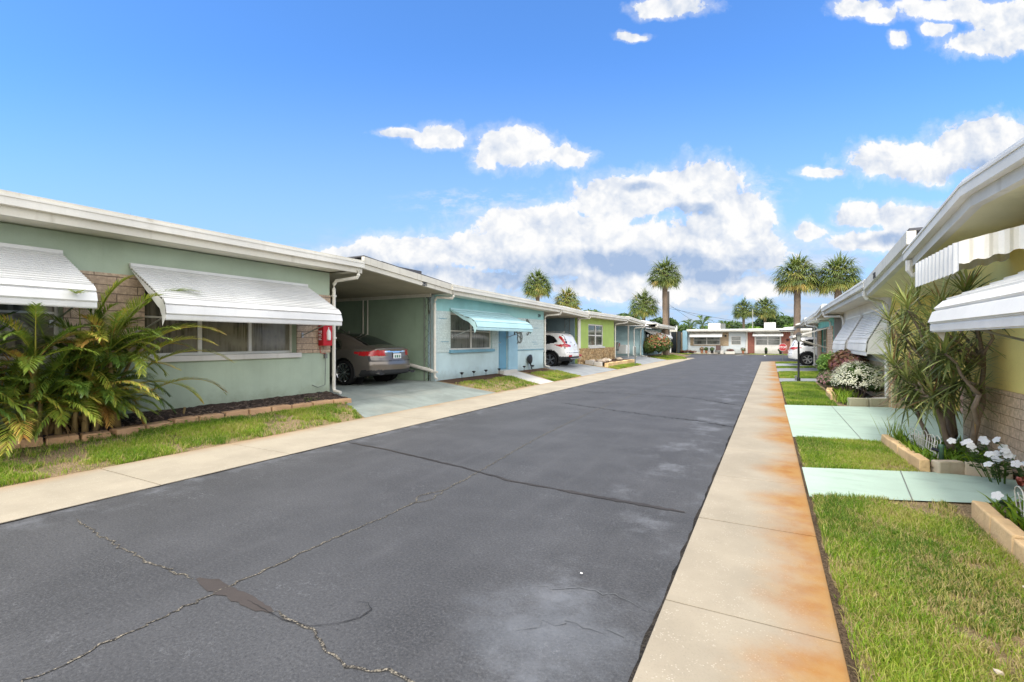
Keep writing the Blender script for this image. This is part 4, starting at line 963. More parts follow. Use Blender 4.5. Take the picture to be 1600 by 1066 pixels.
# ------------------------------------------------------------------ grass
def inpoly(x, y, poly):
    c = np.zeros(len(x), bool); n = len(poly)
    for i in range(n):
        x1, y1 = poly[i]; x2, y2 = poly[(i+1) % n]
        with np.errstate(divide='ignore', invalid='ignore'):
            c ^= ((y1 > y) != (y2 > y)) & (x < (x2-x1)*(y-y1)/(y2-y1+1e-12)+x1)
    return c
def vnoise(x, y, s, seed=0):
    r = np.random.default_rng(seed); T = r.random((64, 64)); X = x/s; Y = y/s
    i, j = np.floor(X).astype(int), np.floor(Y).astype(int); fx, fy = X-i, Y-j; fx = fx*fx*(3-2*fx); fy = fy*fy*(3-2*fy)
    g = lambda a, b: T[a % 64, b % 64]
    return (g(i, j)*(1-fx)+g(i+1, j)*fx)*(1-fy)+(g(i, j+1)*(1-fx)+g(i+1, j+1)*fx)*fy
def grass(poly, dens, h, w, zf=None, bare=.35, seed=1, label='', dry=.25, lean=.6):
    P = np.array(poly); lo, hi = P.min(0), P.max(0); n = int((hi-lo).prod()*dens)
    r = np.random.default_rng(seed); x = r.uniform(lo[0], hi[0], n); y = r.uniform(lo[1], hi[1], n)
    # ragged edges: jitter before testing
    k = inpoly(x+r.normal(0, .012, n), y+r.normal(0, .012, n), poly); x, y = x[k], y[k]
    nz = .45*vnoise(x, y, .6, seed)+.3*vnoise(x, y, .17, seed+1)+.25*vnoise(x, y, .06, seed+2); keep = r.random(len(x)) < np.clip((nz-bare)*7, .05, 1)
    if lo[0] > 0: keep &= (x > .36+.10*r.random(len(x))*(vnoise(x, y, .35, seed+9) > .45)) | (r.random(len(x)) < .25)
    x, y, nz = x[keep], y[keep], nz[keep]; n = len(x)
    a = r.uniform(0, 2*np.pi, n); hh = h*r.uniform(.45, 1.25, n)*(.55+nz*.9); ln = r.uniform(.1, lean+.35, n)*hh; b = r.uniform(0, 2*np.pi, n)
    z = np.full(n, .004) if zf is None else np.array([zf(p, q) for p, q in zip(x, y)])
    wx, wy = np.cos(a)*w*.5, np.sin(a)*w*.5; lx, ly = np.cos(b)*ln, np.sin(b)*ln
    V = np.empty((n, 5, 3), np.float32)
    V[:, 0] = np.c_[x-wx, y-wy, z]; V[:, 1] = np.c_[x+wx, y+wy, z]
    V[:, 2] = np.c_[x+wx*.8+lx*.35, y+wy*.8+ly*.35, z+hh*.6]; V[:, 3] = np.c_[x-wx*.8+lx*.35, y-wy*.8+ly*.35, z+hh*.6]
    V[:, 4] = np.c_[x+lx, y+ly, z+hh*(1-.25*ln/hh)]
    o = V.reshape(-1, 3).mean(0); o[2] = 0; V -= o
    me = bpy.data.meshes.new('grass'); base = np.arange(n)*5
    li = np.concatenate([np.stack([base, base+1, base+2, base+3], 1), np.stack([base+3, base+2, base+4], 1)], 1).reshape(-1)
    me.vertices.add(n*5); me.vertices.foreach_set('co', V.reshape(-1)); me.loops.add(n*7); me.loops.foreach_set('vertex_index', li)
    me.polygons.add(2*n); st = np.stack([np.arange(n)*7, np.arange(n)*7+4], 1).reshape(-1); me.polygons.foreach_set('loop_start', st)
    me.polygons.foreach_set('loop_total', np.tile([4, 3], n))
    t = np.clip(r.normal(.45, .17, n)+(vnoise(x, y, .5, seed+5)-.5)*.75, 0, .78); d = r.random(n) < dry*np.clip(1.6-2*nz, .15, 1); t[d] = r.uniform(.78, 1, d.sum())
    at = me.attributes.new('tint', 'FLOAT', 'FACE'); at.data.foreach_set('value', np.repeat(t, 2).astype(np.float32))
    me.update(calc_edges=True); me.materials.append(GRASS)
    ob = bpy.data.objects.new('grass', me); col.objects.link(ob); ob.location = o.tolist(); tagit(ob, label, 'grass', None, 'stuff'); return ob
grass([(.34, .9), (.34, 5.36), (1.45, 5.76), (1.42, .9)], 21000, .058, .0045, bare=.34, seed=3, dry=.9, label='sunlit lawn nearest the camera on the right')
grass([(.34, 6.53), (.34, 8.49), (1.42, 8.68), (1.5, 6.93)], 15000, .05, .005, bare=.28, seed=5, dry=.5, label='lawn patch between the two mint painted paths')
grass([(.34, 12.75), (.34, 19.6), (1.4, 20.0), (1.35, 13.1)], 7000, .055, .008, bare=.1, seed=7, dry=.15, label='lawn beyond the wide mint drive by the lamp post')
grass([(.34, 21.5), (.34, 25.7), (2.2, 27.2), (2.2, 22.2)], 3500, .06, .012, bare=.1, seed=8, dry=.12, label='lawn between the two grey paths on the right')
grass([(.34, 29.1), (.34, 31.1), (2.2, 32.1), (2.2, 30.5)], 2500, .06, .014, bare=.1, seed=9, dry=.1, label='narrow far lawn before the white car')
grass([(.34, 34.7), (.34, 37.6), (3, 38.1), (3, 36.3)], 2500, .06, .014, bare=.1, seed=19, dry=.1, label='corner lawn under the stop sign')
zc = lambda x, y: zL(x)+.004
grass([(-6.88, -.5), (-6.88, 6.72), (-7.95, 7.3), (-8.1, 3.0), (-8.15, -.5)], 11000, .062, .006, zc, bare=.42, seed=31, dry=.45, label='patchy lawn strip before the sage house')
grass([(-6.9, 11.9), (-6.9, 14.7), (-8.2, 15.1), (-8.3, 11.7)], 6500, .07, .009, zc, bare=.42, seed=33, dry=.5, label='lawn patch before the window of the blue house')
grass([(-6.9, 16.0), (-6.9, 18.85), (-8.1, 19.2), (-8.3, 16.9)], 5500, .07, .01, zc, bare=.38, seed=34, dry=.5, label='lawn patch between path and drive of the blue house')
grass([(-6.9, 24.2), (-6.9, 29.5), (-7.45, 29.8), (-7.45, 24.4)], 4500, .07, .013, zc, bare=.2, seed=35, dry=.3, label='lawn strip before the lime house planter')
grass([(-5.9, 40.6), (-6.9, 37.8), (-8.2, 38.0), (-8.0, 46), (-6.9, 45)], 1500, .08, .02, zc, bare=.1, seed=36, dry=.2, label='lawn at the left street corner')
grass([(-9.2, 51), (-7.2, 56), (-5.6, 56.4), (-9.4, 56.8)], 900, .09, .03, None, bare=.1, seed=37, dry=.5, label='lawn before the tan end house')
grass([(-1.9, 55.9), (-1.9, 56.9), (4, 56.9), (4, 55)], 1200, .08, .03, lambda x, y: .03, bare=.1, seed=38, dry=.2, label='lawn before the brick end house')
sheet('far_lawn', [(-13, 55.8), (12, 54.6), (12, 57.2), (-13, 57.2)], .02, SOILG)
# clover like weeds hugging the left edging
m = MB()
for cx, cy, rr, n in ((-7.95, 3.75, .22, 380), (-7.98, 4.35, .18, 300), (-8.0, 3.0, .1, 90), (-7.9, 4.9, .12, 100), (-8.35, 6.75, .14, 160)):
    for i in range(n):
        a, q = rnd.random()*6.28, rr*math.sqrt(rnd.random()); x, y = cx+q*math.cos(a), cy+1.5*q*math.sin(a); z = zL(x)+rnd.uniform(.02, .09); s = rnd.uniform(.008, .018)
        b = rnd.random()*6.28; t = rnd.uniform(-.4, .4)
        m.add([(x+s*math.cos(b+k*1.57), y+s*math.sin(b+k*1.57), z+s*t*(1 if k < 2 else -1)) for k in range(4)], [(0, 1, 2, 3)], rnd.uniform(.1, .45))
m.build('ground_weeds', GRASS, kind='stuff', label='low leafy weeds along the tan edging blocks', cat='weeds')

# ------------------------------------------------------------------ plants
def blade(m, p, d, L, w, droop=.5, tint=.5, seg=3, fold=.0):
    """strap leaf from p in direction d, bending down"""
    p = Vector(p); d = Vector(d).normalized(); side = d.cross(Vector((0, 0, 1)))
    if side.length < .05: side = Vector((1, 0, 0))
    side.normalize(); pts = []; q = p.copy(); dd = d.copy()
    for i in range(seg+1):
        f = i/seg; ww = w*(.5+.5*math.sin(min(1, f*1.6+.25)*math.pi/2))*(1-f**3)*.5+.0006; pts.append((q-side*ww, q+side*ww))
        q = q+dd*(L/seg); dd = (dd+Vector((0, 0, -droop/seg))).normalized()
    m.add([v for a in pts for v in a], [(2*i, 2*i+1, 2*i+3, 2*i+2) for i in range(seg)], tint)

def pinnate(m, base, az, el, L, droop, tint, ml=None, n=30, leaf=.34, w=.024, vee=.5, yellow=0):
    """feather palm frond: curved rachis with two rows of leaflets"""
    d = Vector((math.cos(az)*math.cos(el), math.sin(az)*math.cos(el), math.sin(el))); q = Vector(base); pts = [q.copy()]; dirs = [d.copy()]
    for i in range(n):
        q = q+d*(L/n); d = (d+Vector((0, 0, -droop/n*(.4+1.4*i/n)))).normalized(); pts.append(q.copy()); dirs.append(d.copy())
    m.tube(pts[::3], [.010*(1-.8*i/(len(pts[::3])-1)) for i in range(len(pts[::3]))], 5, False, min(1, tint+.25))
    for i in range(int(n*.18), n+1):
        f = i/n; d = dirs[i]; side = d.cross(Vector((0, 0, 1)))
        if side.length < .05: continue
        side.normalize(); up = side.cross(d).normalized(); l = leaf*(math.sin(min(1, (f-.1)*1.5+.12)*math.pi*.5))*(1-.55*max(0, f-.6)/.4)
        for s_ in (-1, 1):
            dd = (side*s_*(.95-.4*f)+d*(.45+.6*f)+up*(vee+rnd.uniform(-.12, .12))).normalized()
            tt = max(0, min(1, tint+rnd.gauss(0, .07)+(yellow*f)))
            blade(m, pts[i]+Vector((rnd.gauss(0, .004),)*3), dd, l*rnd.uniform(.85, 1.1), w, .6, tt, 3)

# areca clump in front of the sage house
ar = empty('areca_palm', (-8.5, 3.05, .25), 'bushy areca palm clump with arching fronds before the sage house', 'palm')
stems = []
m = MB(); cane = MB()
rnd.seed(5)
for i in range(24):
    bx, by = -8.46+rnd.uniform(-.2, .24), 3.0+rnd.uniform(-.62, .50); az = rnd.uniform(-1.7, 1.9); hgt = rnd.uniform(.35, 1.15)
    lean = rnd.uniform(.05, .34); tx, ty = bx+math.cos(az)*lean*hgt, by+math.sin(az)*lean*hgt*1.3; tx = max(-8.66, tx)
    cane.tube([(bx, by, .2), ((bx+tx)/2-.02, (by+ty)/2, .2+hgt*.5), (tx, ty, .2+hgt)], [.045, .03, .022], 7, True, .5)
    stems.append((tx, ty, .2+hgt))
cane.build('stem', BARKR, ar, smooth=True)
for k, (x, y, z) in enumerate(stems):
    nf = rnd.choice([7, 8, 9])
    for j in range(nf):
        az = rnd.uniform(-1.95, 1.95) if rnd.random() < .86 else rnd.uniform(-3.1, 3.1); el = rnd.uniform(.25, 1.35)
        if x < -8.5 and abs(az) > 2: el = 1.3
        L = rnd.uniform(.65, 1.05)*(1.0 if y < 3.6 else .85); tint = max(.02, min(.97, rnd.gauss(.48, .18))); yel = rnd.choice([0, 0, .1, .3]) 
        if rnd.random() < .05: tint = rnd.uniform(.9, .99)
        pinnate(m, (x, y, z-.05), az, el, L, rnd.uniform(.8, 2.0), tint, leaf=.20, w=.0125, yellow=yel, n=52, vee=rnd.uniform(.05, .45))
for az, el, L, b in ((-.9, 1.0, 1.7, (-8.45, 2.75, .9)), (.2, .6, 1.2, (-8.3, 2.5, .5)), (-.5, .45, 1.25, (-8.3, 2.5, .45)), (-.1, .5, 1.0, (-8.25, 2.2, .5)), (.9, .9, 1.5, (-8.3, 3.4, 1.1)), (1.3, .9, 1.35, (-8.4, 3.5, 1.2)), (1.1, .35, 1.1, (-8.3, 3.4, .8)), (1.2, 1.1, 1.5, (-8.4, 3.3, 1.4)), (1.5, 1.35, 1.2, (-8.5, 3.1, 1.4)), (-1.2, .8, 1.5, (-8.4, 2.5, 1.1)), (-1.4, .3, 1.3, (-8.3, 2.4, .7)), (-.4, 1.15, 1.25, (-8.4, 3.0, 1.3)), (.5, 1.2, 1.2, (-8.4, 3.3, 1.3)), (-1.0, 1.25, 1.3, (-8.4, 2.7, 1.2)), (1.2, .75, 1.5, (-8.35, 3.5, .9)), (1.45, .6, 1.4, (-8.35, 3.6, .6)), (.8, .9, 1.3, (-8.3, 3.5, 1.0)), (-.1, .9, 1.2, (-8.3, 2.9, 1.1))):
    pinnate(m, b, az, el, L, 1.5, rnd.uniform(.25, .7), leaf=.25, w=.014, yellow=.3, n=58, vee=.3)
m.build('frond', ARECA, ar)
m = MB()
for i in range(60):
    a = rnd.uniform(-2.2, 2.2); blade(m, (-8.42+rnd.uniform(-.15, .2), 3.0+rnd.uniform(-.6, .5), rnd.uniform(.3, .75)), (math.cos(a), math.sin(a), rnd.uniform(-.9, .3)), rnd.uniform(.2, .5), .03, 1.4, rnd.random(), 4)
m.build('dry_sheath', STRAW, ar)
ar2 = empty('areca_palm', (-8.45, 1.55, .25), 'second areca palm at the left picture edge with low fronds', 'palm')
m = MB(); cane = MB()
for i in range(11):
    bx, by = -8.45+rnd.uniform(-.15, .2), 1.5+rnd.uniform(-.35, .35); hh = rnd.uniform(.3, .9)
    cane.tube([(bx, by, .2), (bx+.05, by, .2+hh)], [.04, .022], 7)
    for j in range(8): pinnate(m, (bx+.05, by, .15+hh), rnd.uniform(-1.7, 1.7), rnd.uniform(.3, 1.3), rnd.uniform(.8, 1.15), rnd.uniform(.9, 1.9), max(.03, min(.95, rnd.gauss(.38, .18))), leaf=.20, w=.0125, vee=.3, n=52)
cane.build('stem', BARKR, ar2, smooth=True); m.build('frond', ARECA, ar2)

# dracaena on the right
rnd.seed(21)
dr = empty('dracaena', (2.1, 7.95, .07), 'tall many-stemmed spiky dracaena before the yellow house', 'plant')
st = MB(); hd = MB(); dry = MB()
def head(p, ax, n=54, L=.45):
    ax = Vector(ax).normalized()
    for i in range(n):
        a = i*2.4; t = i/n; e = -.55+1.75*t+rnd.gauss(0, .08)
        s1 = ax.orthogonal().normalized(); s2 = ax.cross(s1); r_ = s1*math.cos(a)+s2*math.sin(a)
        d = r_*math.cos(e)+ax*math.sin(e); l = L*rnd.uniform(.7, 1.1)
        tt = max(0, min(1, rnd.gauss(.42, .17)+(.18 if e > .6 else -.08))); tt = rnd.uniform(.9, 1) if rnd.random() < .10 else min(tt, .85)
        blade(hd, Vector(p)+ax*(.2*t-.12), d, l, .021, .38, tt, 4)
def branch(p0, p1, r0, r1, kink=.06, n=5):
    P = [Vector(p0)+(Vector(p1)-Vector(p0))*(i/n)+Vector((rnd.gauss(0, kink*.3), rnd.gauss(0, kink*.3), 0))*(1 if 0 < i < n else 0) for i in range(n+1)]
    st.tube(P, [r0+(r1-r0)*i/n for i in range(n+1)], 7); return P[-1]
bases = [((2.02, 7.85, .05), [(1.98, 8.2, .95), (1.75, 7.8, .8)], .07), ((2.12, 7.75, .05), [(2.05, 7.15, .9), (2.22, 7.6, 1.2)], .06), ((2.15, 8.35, .05), [(2.0, 8.75, .9), (2.2, 8.5, 1.1)], .055), ((1.95, 8.1, .05), [(1.68, 8.4, .65)], .045)]
ends = [(1.9, 8.95, 2.08), (1.62, 8.35, 1.58), (1.72, 8.85, 1.72), (1.60, 7.75, 1.42), (1.50, 8.2, 1.15), (1.95, 8.0, 1.95), (2.0, 7.4, 2.02), (1.7, 7.25, 1.68), (2.05, 7.0, 1.72), (2.12, 7.1, 1.35), (1.85, 7.3, 1.2), (1.58, 8.65, 1.1), (1.85, 7.8, 1.65), (1.7, 7.9, 1.0), (2.15, 7.6, 1.6), (1.95, 8.6, 1.5)]
ends += [(1.62, 8.1, 1.9), (1.8, 8.4, 1.28), (2.0, 8.3, 1.3), (2.1, 8.7, 1.9), (1.72, 7.5, 1.95), (1.95, 7.5, 1.4), (2.2, 7.3, 1.85), (1.55, 8.5, 1.4), (2.0, 9.1, 1.55), (1.9, 9.0, 1.1), (2.2, 8.0, 2.1), (1.75, 7.1, 1.35), (2.15, 6.85, 1.5), (1.9, 7.5, .95), (1.75, 8.2, .85), (2.05, 8.5, .8), (1.65, 8.75, .85), (2.1, 7.7, 1.1), (1.9, 8.9, .75), (1.6, 8.0, .95), (2.0, 7.35, 1.55), (1.95, 7.35, 1.1), (2.1, 7.5, .85), (1.55, 8.8, 1.75), (1.7, 8.6, 2.0), (1.6, 7.7, 1.1), (1.85, 8.7, .95), (1.75, 7.6, .8)]
forks = []
ends = [e for e in ends if not (e[1] < 7.25 and e[0] > 1.9)]
for b, ff, r in bases:
    for f_ in ff: branch(b, f_, r*.68, r*.4, .07); forks.append(Vector(f_))
ends = [e for i, e in enumerate(ends) if i % 5 != 3]+[(1.8, 8.3, .75), (1.95, 7.7, .9), (1.62, 8.3, .7), (2.05, 8.9, 1.2), (1.75, 7.5, 1.35), (1.9, 8.0, 1.25), (2.1, 8.2, 1.65)]
for e in ends:
    e = Vector(e); f_ = min(forks, key=lambda q: (q-e).length+(.6 if q.z > e.z-.1 else 0)); branch(f_, e, .019, .013, .07, 4); ax = (e-f_).normalized()+Vector((0, 0, .9)); head(e, ax, L=rnd.uniform(.36, .48))
st.build('trunk', BARKD, dr, smooth=True); hd.build('leaf_crown', DRACL, dr)

def leaf_cluster(m, c, rad, n, s, zsq=1.0, t0=.1, t1=.9, shell=.55, up=.3):
    cx, cy, cz = c
    for i in range(n):
        d = Vector(nr.normal(size=3)); d.normalize(); q = (shell+(1-shell)*rnd.random())**.6
        p = Vector((cx+d.x*rad[0]*q, cy+d.y*rad[1]*q, cz+d.z*rad[2]*q))
        nn = (d+Vector((rnd.gauss(0, .5), rnd.gauss(0, .5), rnd.gauss(up, .5)))).normalized(); a = nn.orthogonal().normalized(); b = nn.cross(a)
        th = rnd.random()*6.28; a, b = a*math.cos(th)+b*math.sin(th), b*math.cos(th)-a*math.sin(th); l = s*rnd.uniform(.7, 1.3)
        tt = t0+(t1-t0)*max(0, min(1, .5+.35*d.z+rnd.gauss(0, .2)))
        m.add([p-a*l, p-b*l*.42, p+a*l, p+b*l*.42], [(0, 1, 2, 3)], tt)
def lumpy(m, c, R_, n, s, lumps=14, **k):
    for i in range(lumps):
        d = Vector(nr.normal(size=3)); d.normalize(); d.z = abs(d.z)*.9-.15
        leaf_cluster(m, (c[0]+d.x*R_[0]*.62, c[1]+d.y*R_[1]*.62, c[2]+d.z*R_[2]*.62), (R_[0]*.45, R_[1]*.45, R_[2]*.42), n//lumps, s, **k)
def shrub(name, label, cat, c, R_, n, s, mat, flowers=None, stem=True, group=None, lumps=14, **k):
    o = empty(name, (c[0], c[1], .05), label, cat, group)
    m = MB(); lumpy(m, c, R_, n, s, lumps, **k); m.build('foliage', mat, o)
    if stem:
        m = MB()
        for i in range(7):
            a = i*.9; m.tube([(c[0]+.04*math.cos(a), c[1]+.04*math.sin(a), .02), (c[0]+R_[0]*.5*math.cos(a), c[1]+R_[1]*.5*math.sin(a), c[2])], [.014, .006], 5)
        m.build('stem', BARKD, o)
    if flowers:
        fm, nf, fs, ft = flowers; m = MB()
        for i in range(nf):
            d = Vector(nr.normal(size=3)); d.normalize(); d.z = abs(d.z)*.9-.1; p = Vector((c[0]+d.x*R_[0]*1.03, c[1]+d.y*R_[1]*1.03, c[2]+d.z*R_[2]*1.02))
            for j in range(ft):
                q = p+Vector(nr.normal(size=3))*fs*.8; n_ = (d+Vector((0, 0, .8))).normalized(); a = n_.orthogonal().normalized(); b = n_.cross(a); l = fs*.42
                th = rnd.random()*6; a, b = a*math.cos(th)+b*math.sin(th), b*math.cos(th)-a*math.sin(th)
                m.add([q-a*l, q-b*l*.7, q+a*l, q+b*l*.7], [(0, 1, 2, 3)], rnd.random())
        m.build('flower', fm, o)
    return o
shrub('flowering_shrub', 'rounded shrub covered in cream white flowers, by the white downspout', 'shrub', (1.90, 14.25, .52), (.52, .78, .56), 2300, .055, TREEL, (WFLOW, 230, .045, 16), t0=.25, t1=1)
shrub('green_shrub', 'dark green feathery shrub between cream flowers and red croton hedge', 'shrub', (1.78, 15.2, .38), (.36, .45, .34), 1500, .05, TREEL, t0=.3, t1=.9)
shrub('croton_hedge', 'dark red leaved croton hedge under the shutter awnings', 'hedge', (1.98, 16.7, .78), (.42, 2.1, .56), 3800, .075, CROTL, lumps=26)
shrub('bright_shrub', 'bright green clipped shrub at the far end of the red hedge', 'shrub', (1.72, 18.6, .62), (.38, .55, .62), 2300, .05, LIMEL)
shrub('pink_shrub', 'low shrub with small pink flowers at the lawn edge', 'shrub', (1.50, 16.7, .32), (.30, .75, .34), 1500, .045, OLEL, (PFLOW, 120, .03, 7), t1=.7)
m = MB()
for i in range(260):
    x, y = 1.55+rnd.gauss(0, .09), 13.9+rnd.gauss(0, .3); a = rnd.uniform(0, 6.28); blade(m, (x, y, .05), (math.cos(a)*.5, math.sin(a)*.5, 1), rnd.uniform(.2, .42), .014, .9, rnd.uniform(.3, .7), 3)
m.build('lily_grass', GRASS, label='strappy green border grass in front of the cream flowers', cat='border grass')
# croton / hibiscus mass before the last left house
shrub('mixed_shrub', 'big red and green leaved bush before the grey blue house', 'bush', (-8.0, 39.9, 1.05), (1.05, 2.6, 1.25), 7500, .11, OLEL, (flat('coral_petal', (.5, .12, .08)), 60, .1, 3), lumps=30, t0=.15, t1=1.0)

# bed of the yellow house: leaves, white periwinkles, wire fences
rnd.seed(8)
bed = MB()
for i in range(1500):
    if rnd.random() < .5: x, y = rnd.uniform(1.56, 2.3), rnd.uniform(7.2, 8.6)
    else: x, y = rnd.uniform(1.66, 2.3), rnd.uniform(4.0, 5.6)
    a = rnd.uniform(0, 6.28); blade(bed, (x, y, .06), (math.cos(a)*.6, math.sin(a)*.6, 1), rnd.uniform(.08, .26), .02, 1.1, rnd.uniform(.1, .6), 3)
bed.build('bed_foliage', GRASS, kind='stuff', label='leafy ground cover in the beds before the yellow house', cat='ground cover')
def periwinkle(c, nfl, R_, label, big=.036):
    o = empty('periwinkle', (c[0], c[1], .07), label, 'flowers'); lf = MB(); fl = MB(); sm = MB()
    for i in range(nfl):
        x, y, z = c[0]+rnd.uniform(-1, 1)*R_[0], c[1]+rnd.uniform(-1, 1)*R_[1], c[2]+rnd.uniform(-1, 1)*R_[2]
        bx, by = c[0]+(x-c[0])*.35+.08, c[1]+(y-c[1])*.5; sm.tube([(bx, by, .07), ((x+bx)/2, (y+by)/2, z*.6+.05), (x, y, z)], [.005, .004, .003], 4)
        for j in range(14):
            t = rnd.uniform(.3, 1); px, py, pz = bx+(x-bx)*t, by+(y-by)*t, .07+(z-.07)*t; a = rnd.random()*6.28
            blade(lf, (px, py, pz-.02), (math.cos(a), math.sin(a), .35), rnd.uniform(.05, .08), .035, .6, rnd.uniform(.25, .75), 3)
        n_ = Vector((-.45+rnd.gauss(0, .25), -.55+rnd.gauss(0, .25), .8)).normalized(); a = n_.orthogonal().normalized(); b = n_.cross(a)
        fl = MB()
        for k in range(5):
            th = k*1.2566+i; u = a*math.cos(th)+b*math.sin(th); v = b*math.cos(th)-a*math.sin(th); p = Vector((x, y, z+.01))
            fl.add([p, p+u*big*.75-v*big*.52, p+u*big*1.15-v*big*.2-n_*.004, p+u*big*1.15+v*big*.25-n_*.004, p+u*big*.75+v*big*.52], [(0, 1, 2, 3, 4)], rnd.random())
        fl.build('flower', WFLOW2, o)
    sm.build('stem', GRASS, o); lf.build('foliage', TREEL, o)
periwinkle((1.94, 6.6, .37), 15, (.22, .42, .10), 'white periwinkle flowers at the foot of the dracaena')
periwinkle((2.15, 6.25, .40), 14, (.2, .4, .10), 'white periwinkle flowers at the right picture edge by the stone base')
periwinkle((1.75, 4.95, .25), 6, (.14, .4, .09), 'few white flowers by the nearest wire edging')
shrub('small_croton', 'small coral red leaved plant at the right picture edge', 'plant', (2.0, 5.6, .30), (.14, .16, .16), 260, .05, flat('coral_leaf', (.30, .08, .05)), stem=True, lumps=6)
def hoops(a, b, n, label, h_=.24):
    a, b = Vector(a), Vector(b); m = MB(); u = (b-a)/n
    for i in range(n):
        p, q = a+u*(i-.25), a+u*(i+1.25); hh = h_*rnd.uniform(.92, 1.08); o = Vector((rnd.gauss(0, .012), 0, 0))
        P = [p, p+Vector((0, 0, hh*.75))+o]
        for k in range(1, 6): t = math.pi*k/6; c = (p+q)/2; P.append(c+(p-c)*math.cos(t)+Vector((0, 0, hh*.75+hh*.25*math.sin(t)))+o)
        P += [q+Vector((0, 0, hh*.75))+o, q]; m.tube(P, .0045, 5)
        c = (p+q)/2; m.tube([c, c+Vector((0, 0, hh*.7))+o, c+u*.2+Vector((0, 0, hh*.78))+o], .004, 5)
    for z in (.05, .14): m.tube([a+Vector((0, 0, z)), b+Vector((0, 0, z))], .0035, 5)
    return m.build('wire_edging', WIREM, label=label, cat='garden edging')
hoops((1.72, 7.3, .12), (1.66, 8.1, .12), 7, 'white hooped wire edging in the bed between the mint paths')
hoops((1.70, 4.5, .12), (1.74, 5.25, .12), 6, 'white hooped wire edging nearest the right picture edge')
sl = empty('garden_stake', (1.74, 7.2, .08), 'small green garden light stake behind the wire edging', 'garden light')
GREENP = flat('green_plastic', (.08, .16, .10), .5)
m = MB(); m.lathe([(.022, 0), (.024, .16), (.028, .17), (.028, .2), (0, .205)], (1.74, 7.2, .1), n=10); m.build('stake', GREENP, sl, smooth=True)
m = MB(); m.tube([(1.74, 7.2, .22), (1.68, 7.28, .23)], .02, 8); m.build('nozzle', IRON, sl)
m = MB()
for i in range(40):
    x, y = 1.58+rnd.gauss(0, .06), 8.45+rnd.gauss(0, .18); a = rnd.uniform(0, 6.28); blade(m, (x, y, .1), (math.cos(a)*.4, math.sin(a)*.4, 1), rnd.uniform(.18, .36), .008, .5, rnd.uniform(.2, .9), 3)
m.build('seedy_weeds', GRASS, label='thin seedy weeds at the far tip of the dracaena bed', cat='weeds')
m = MB(); m.tube([(-8.5, 4.35, .2), (-8.48, 4.37, .4)], [.014, .02], 6); m.build('cut_stump', BARKR, label='short cut cane stump in the mulch beside the areca palm', cat='stump')
m = MB(); m.tube([(-8.4, 6.95, .25), (-8.4, 6.96, .38), (-8.37, 7.02, .40)], .011, 6); m.tube([(-8.43, 6.93, .40), (-8.37, 6.97, .41)], .008, 6); m.build('garden_tap', IRON, label='small dark tap standing in the mulch near the corner of the sage house', cat='tap')

# ------------------------------------------------------------------ trees
def fanpalm(x, y, zt, rc, label, trunk_r=.17, yellow=.0, n=92, seed=0, group='tall fan palms behind the houses', skirt=True):
    """zt crown centre height, rc crown radius"""
    rnd.seed(seed); o = empty('fan_palm', (x, y, 0), label, 'palm tree')
    m = MB(); k = 18; P = []; rs = []
    lx = rnd.uniform(-.25, .25)
    for i in range(k+1):
        f = i/k; P.append((x+lx*math.sin(f*1.6)-lx*1, y, zt*f*.97)); rs.append(trunk_r*(1.25 if i == 0 else 1)*(1+.07*(i % 2))*(1-.12*f)*(1.35 if f > .93 else 1))
    m.tube(P, rs, 10)
    top = Vector(P[-1])
    for i in range(26):
        a = i*2.4; z = zt*(.97-.012*i/2) if i < 12 else zt*.97-rnd.random()*.7; blade(m, (top.x+math.cos(a)*trunk_r*.9, top.y+math.sin(a)*trunk_r*.9, z), (math.cos(a)*.5, math.sin(a)*.5, 1), .3, .09, -.1, .5, 2)
    m.build('trunk', BARK, o)
    cr = MB(); L = rc*.56
    for i in range(n):
        t = (i+.5)/n; el = math.asin(max(-.8, 1-1.72*t)); az = i*2.39996+rnd.gauss(0, .1)
        d = Vector((math.cos(az)*math.cos(el), math.sin(az)*math.cos(el), math.sin(el))); pl = rc*rnd.uniform(.38, .60)
        base = top+Vector((0, 0, -.1)); hub = base+d*pl+Vector((0, 0, -.12*rc*(1-abs(d.z))))
        cr.tube([base, base+d*pl*.5+Vector((0, 0, .02)), hub], .018, 4, False, .6)
        side = d.cross(Vector((0, 0, 1)));
        if side.length < .1: side = Vector((1, 0, 0))
        side.normalize(); up = side.cross(d).normalized(); tint = max(0, min(1, rnd.gauss(.42, .16)+yellow+(.22 if el < -.3 else 0)))
        nb = 18
        for j in range(nb):
            q = (j/(nb-1)-.5)*2.5; dd = d*math.cos(q)+side*math.sin(q)+up*(.12-.15*abs(q)+rnd.gauss(0, .06))
            blade(cr, hub, dd, L*(1-.22*abs(q)/1.25)*rnd.uniform(.7, 1.15), .055*rc/1.7, 1.5+rnd.random()*.8, max(0, min(1, tint+rnd.gauss(0, .09))), 3)
    cr.build('crown', SABAL, o)
    return o
fanpalm(-16.06, 34, 6.1, 1.45, 'fan palm left of the yellowing palm, above the blue house roof', seed=1)
fanpalm(-14.38, 36, 4.9, 1.35, 'yellowing low fan palm above the carport of the blue house', seed=2, yellow=.3)
fanpalm(-9.9, 43.0, 4.85, 1.6, 'short fan palm above the roof of the grey blue house', seed=3)
fanpalm(-8.1, 43.2, 7.55, 1.75, 'tall fan palm beside the utility pole', seed=4, trunk_r=.24)
fanpalm(2.0, 46, 7.1, 2.1, 'tall fan palm rising behind the lamp post', seed=5, yellow=.12, trunk_r=.27, n=110)
fanpalm(4.8, 46, 6.9, 2.05, 'fan palm at the right, half behind the roof of the white house', seed=6, yellow=.10, trunk_r=.27, n=110)
fanpalm(-3.5, 80, 6.4, 2.0, 'distant fan palm behind the tan end house, left of a pair', seed=7, trunk_r=.2)
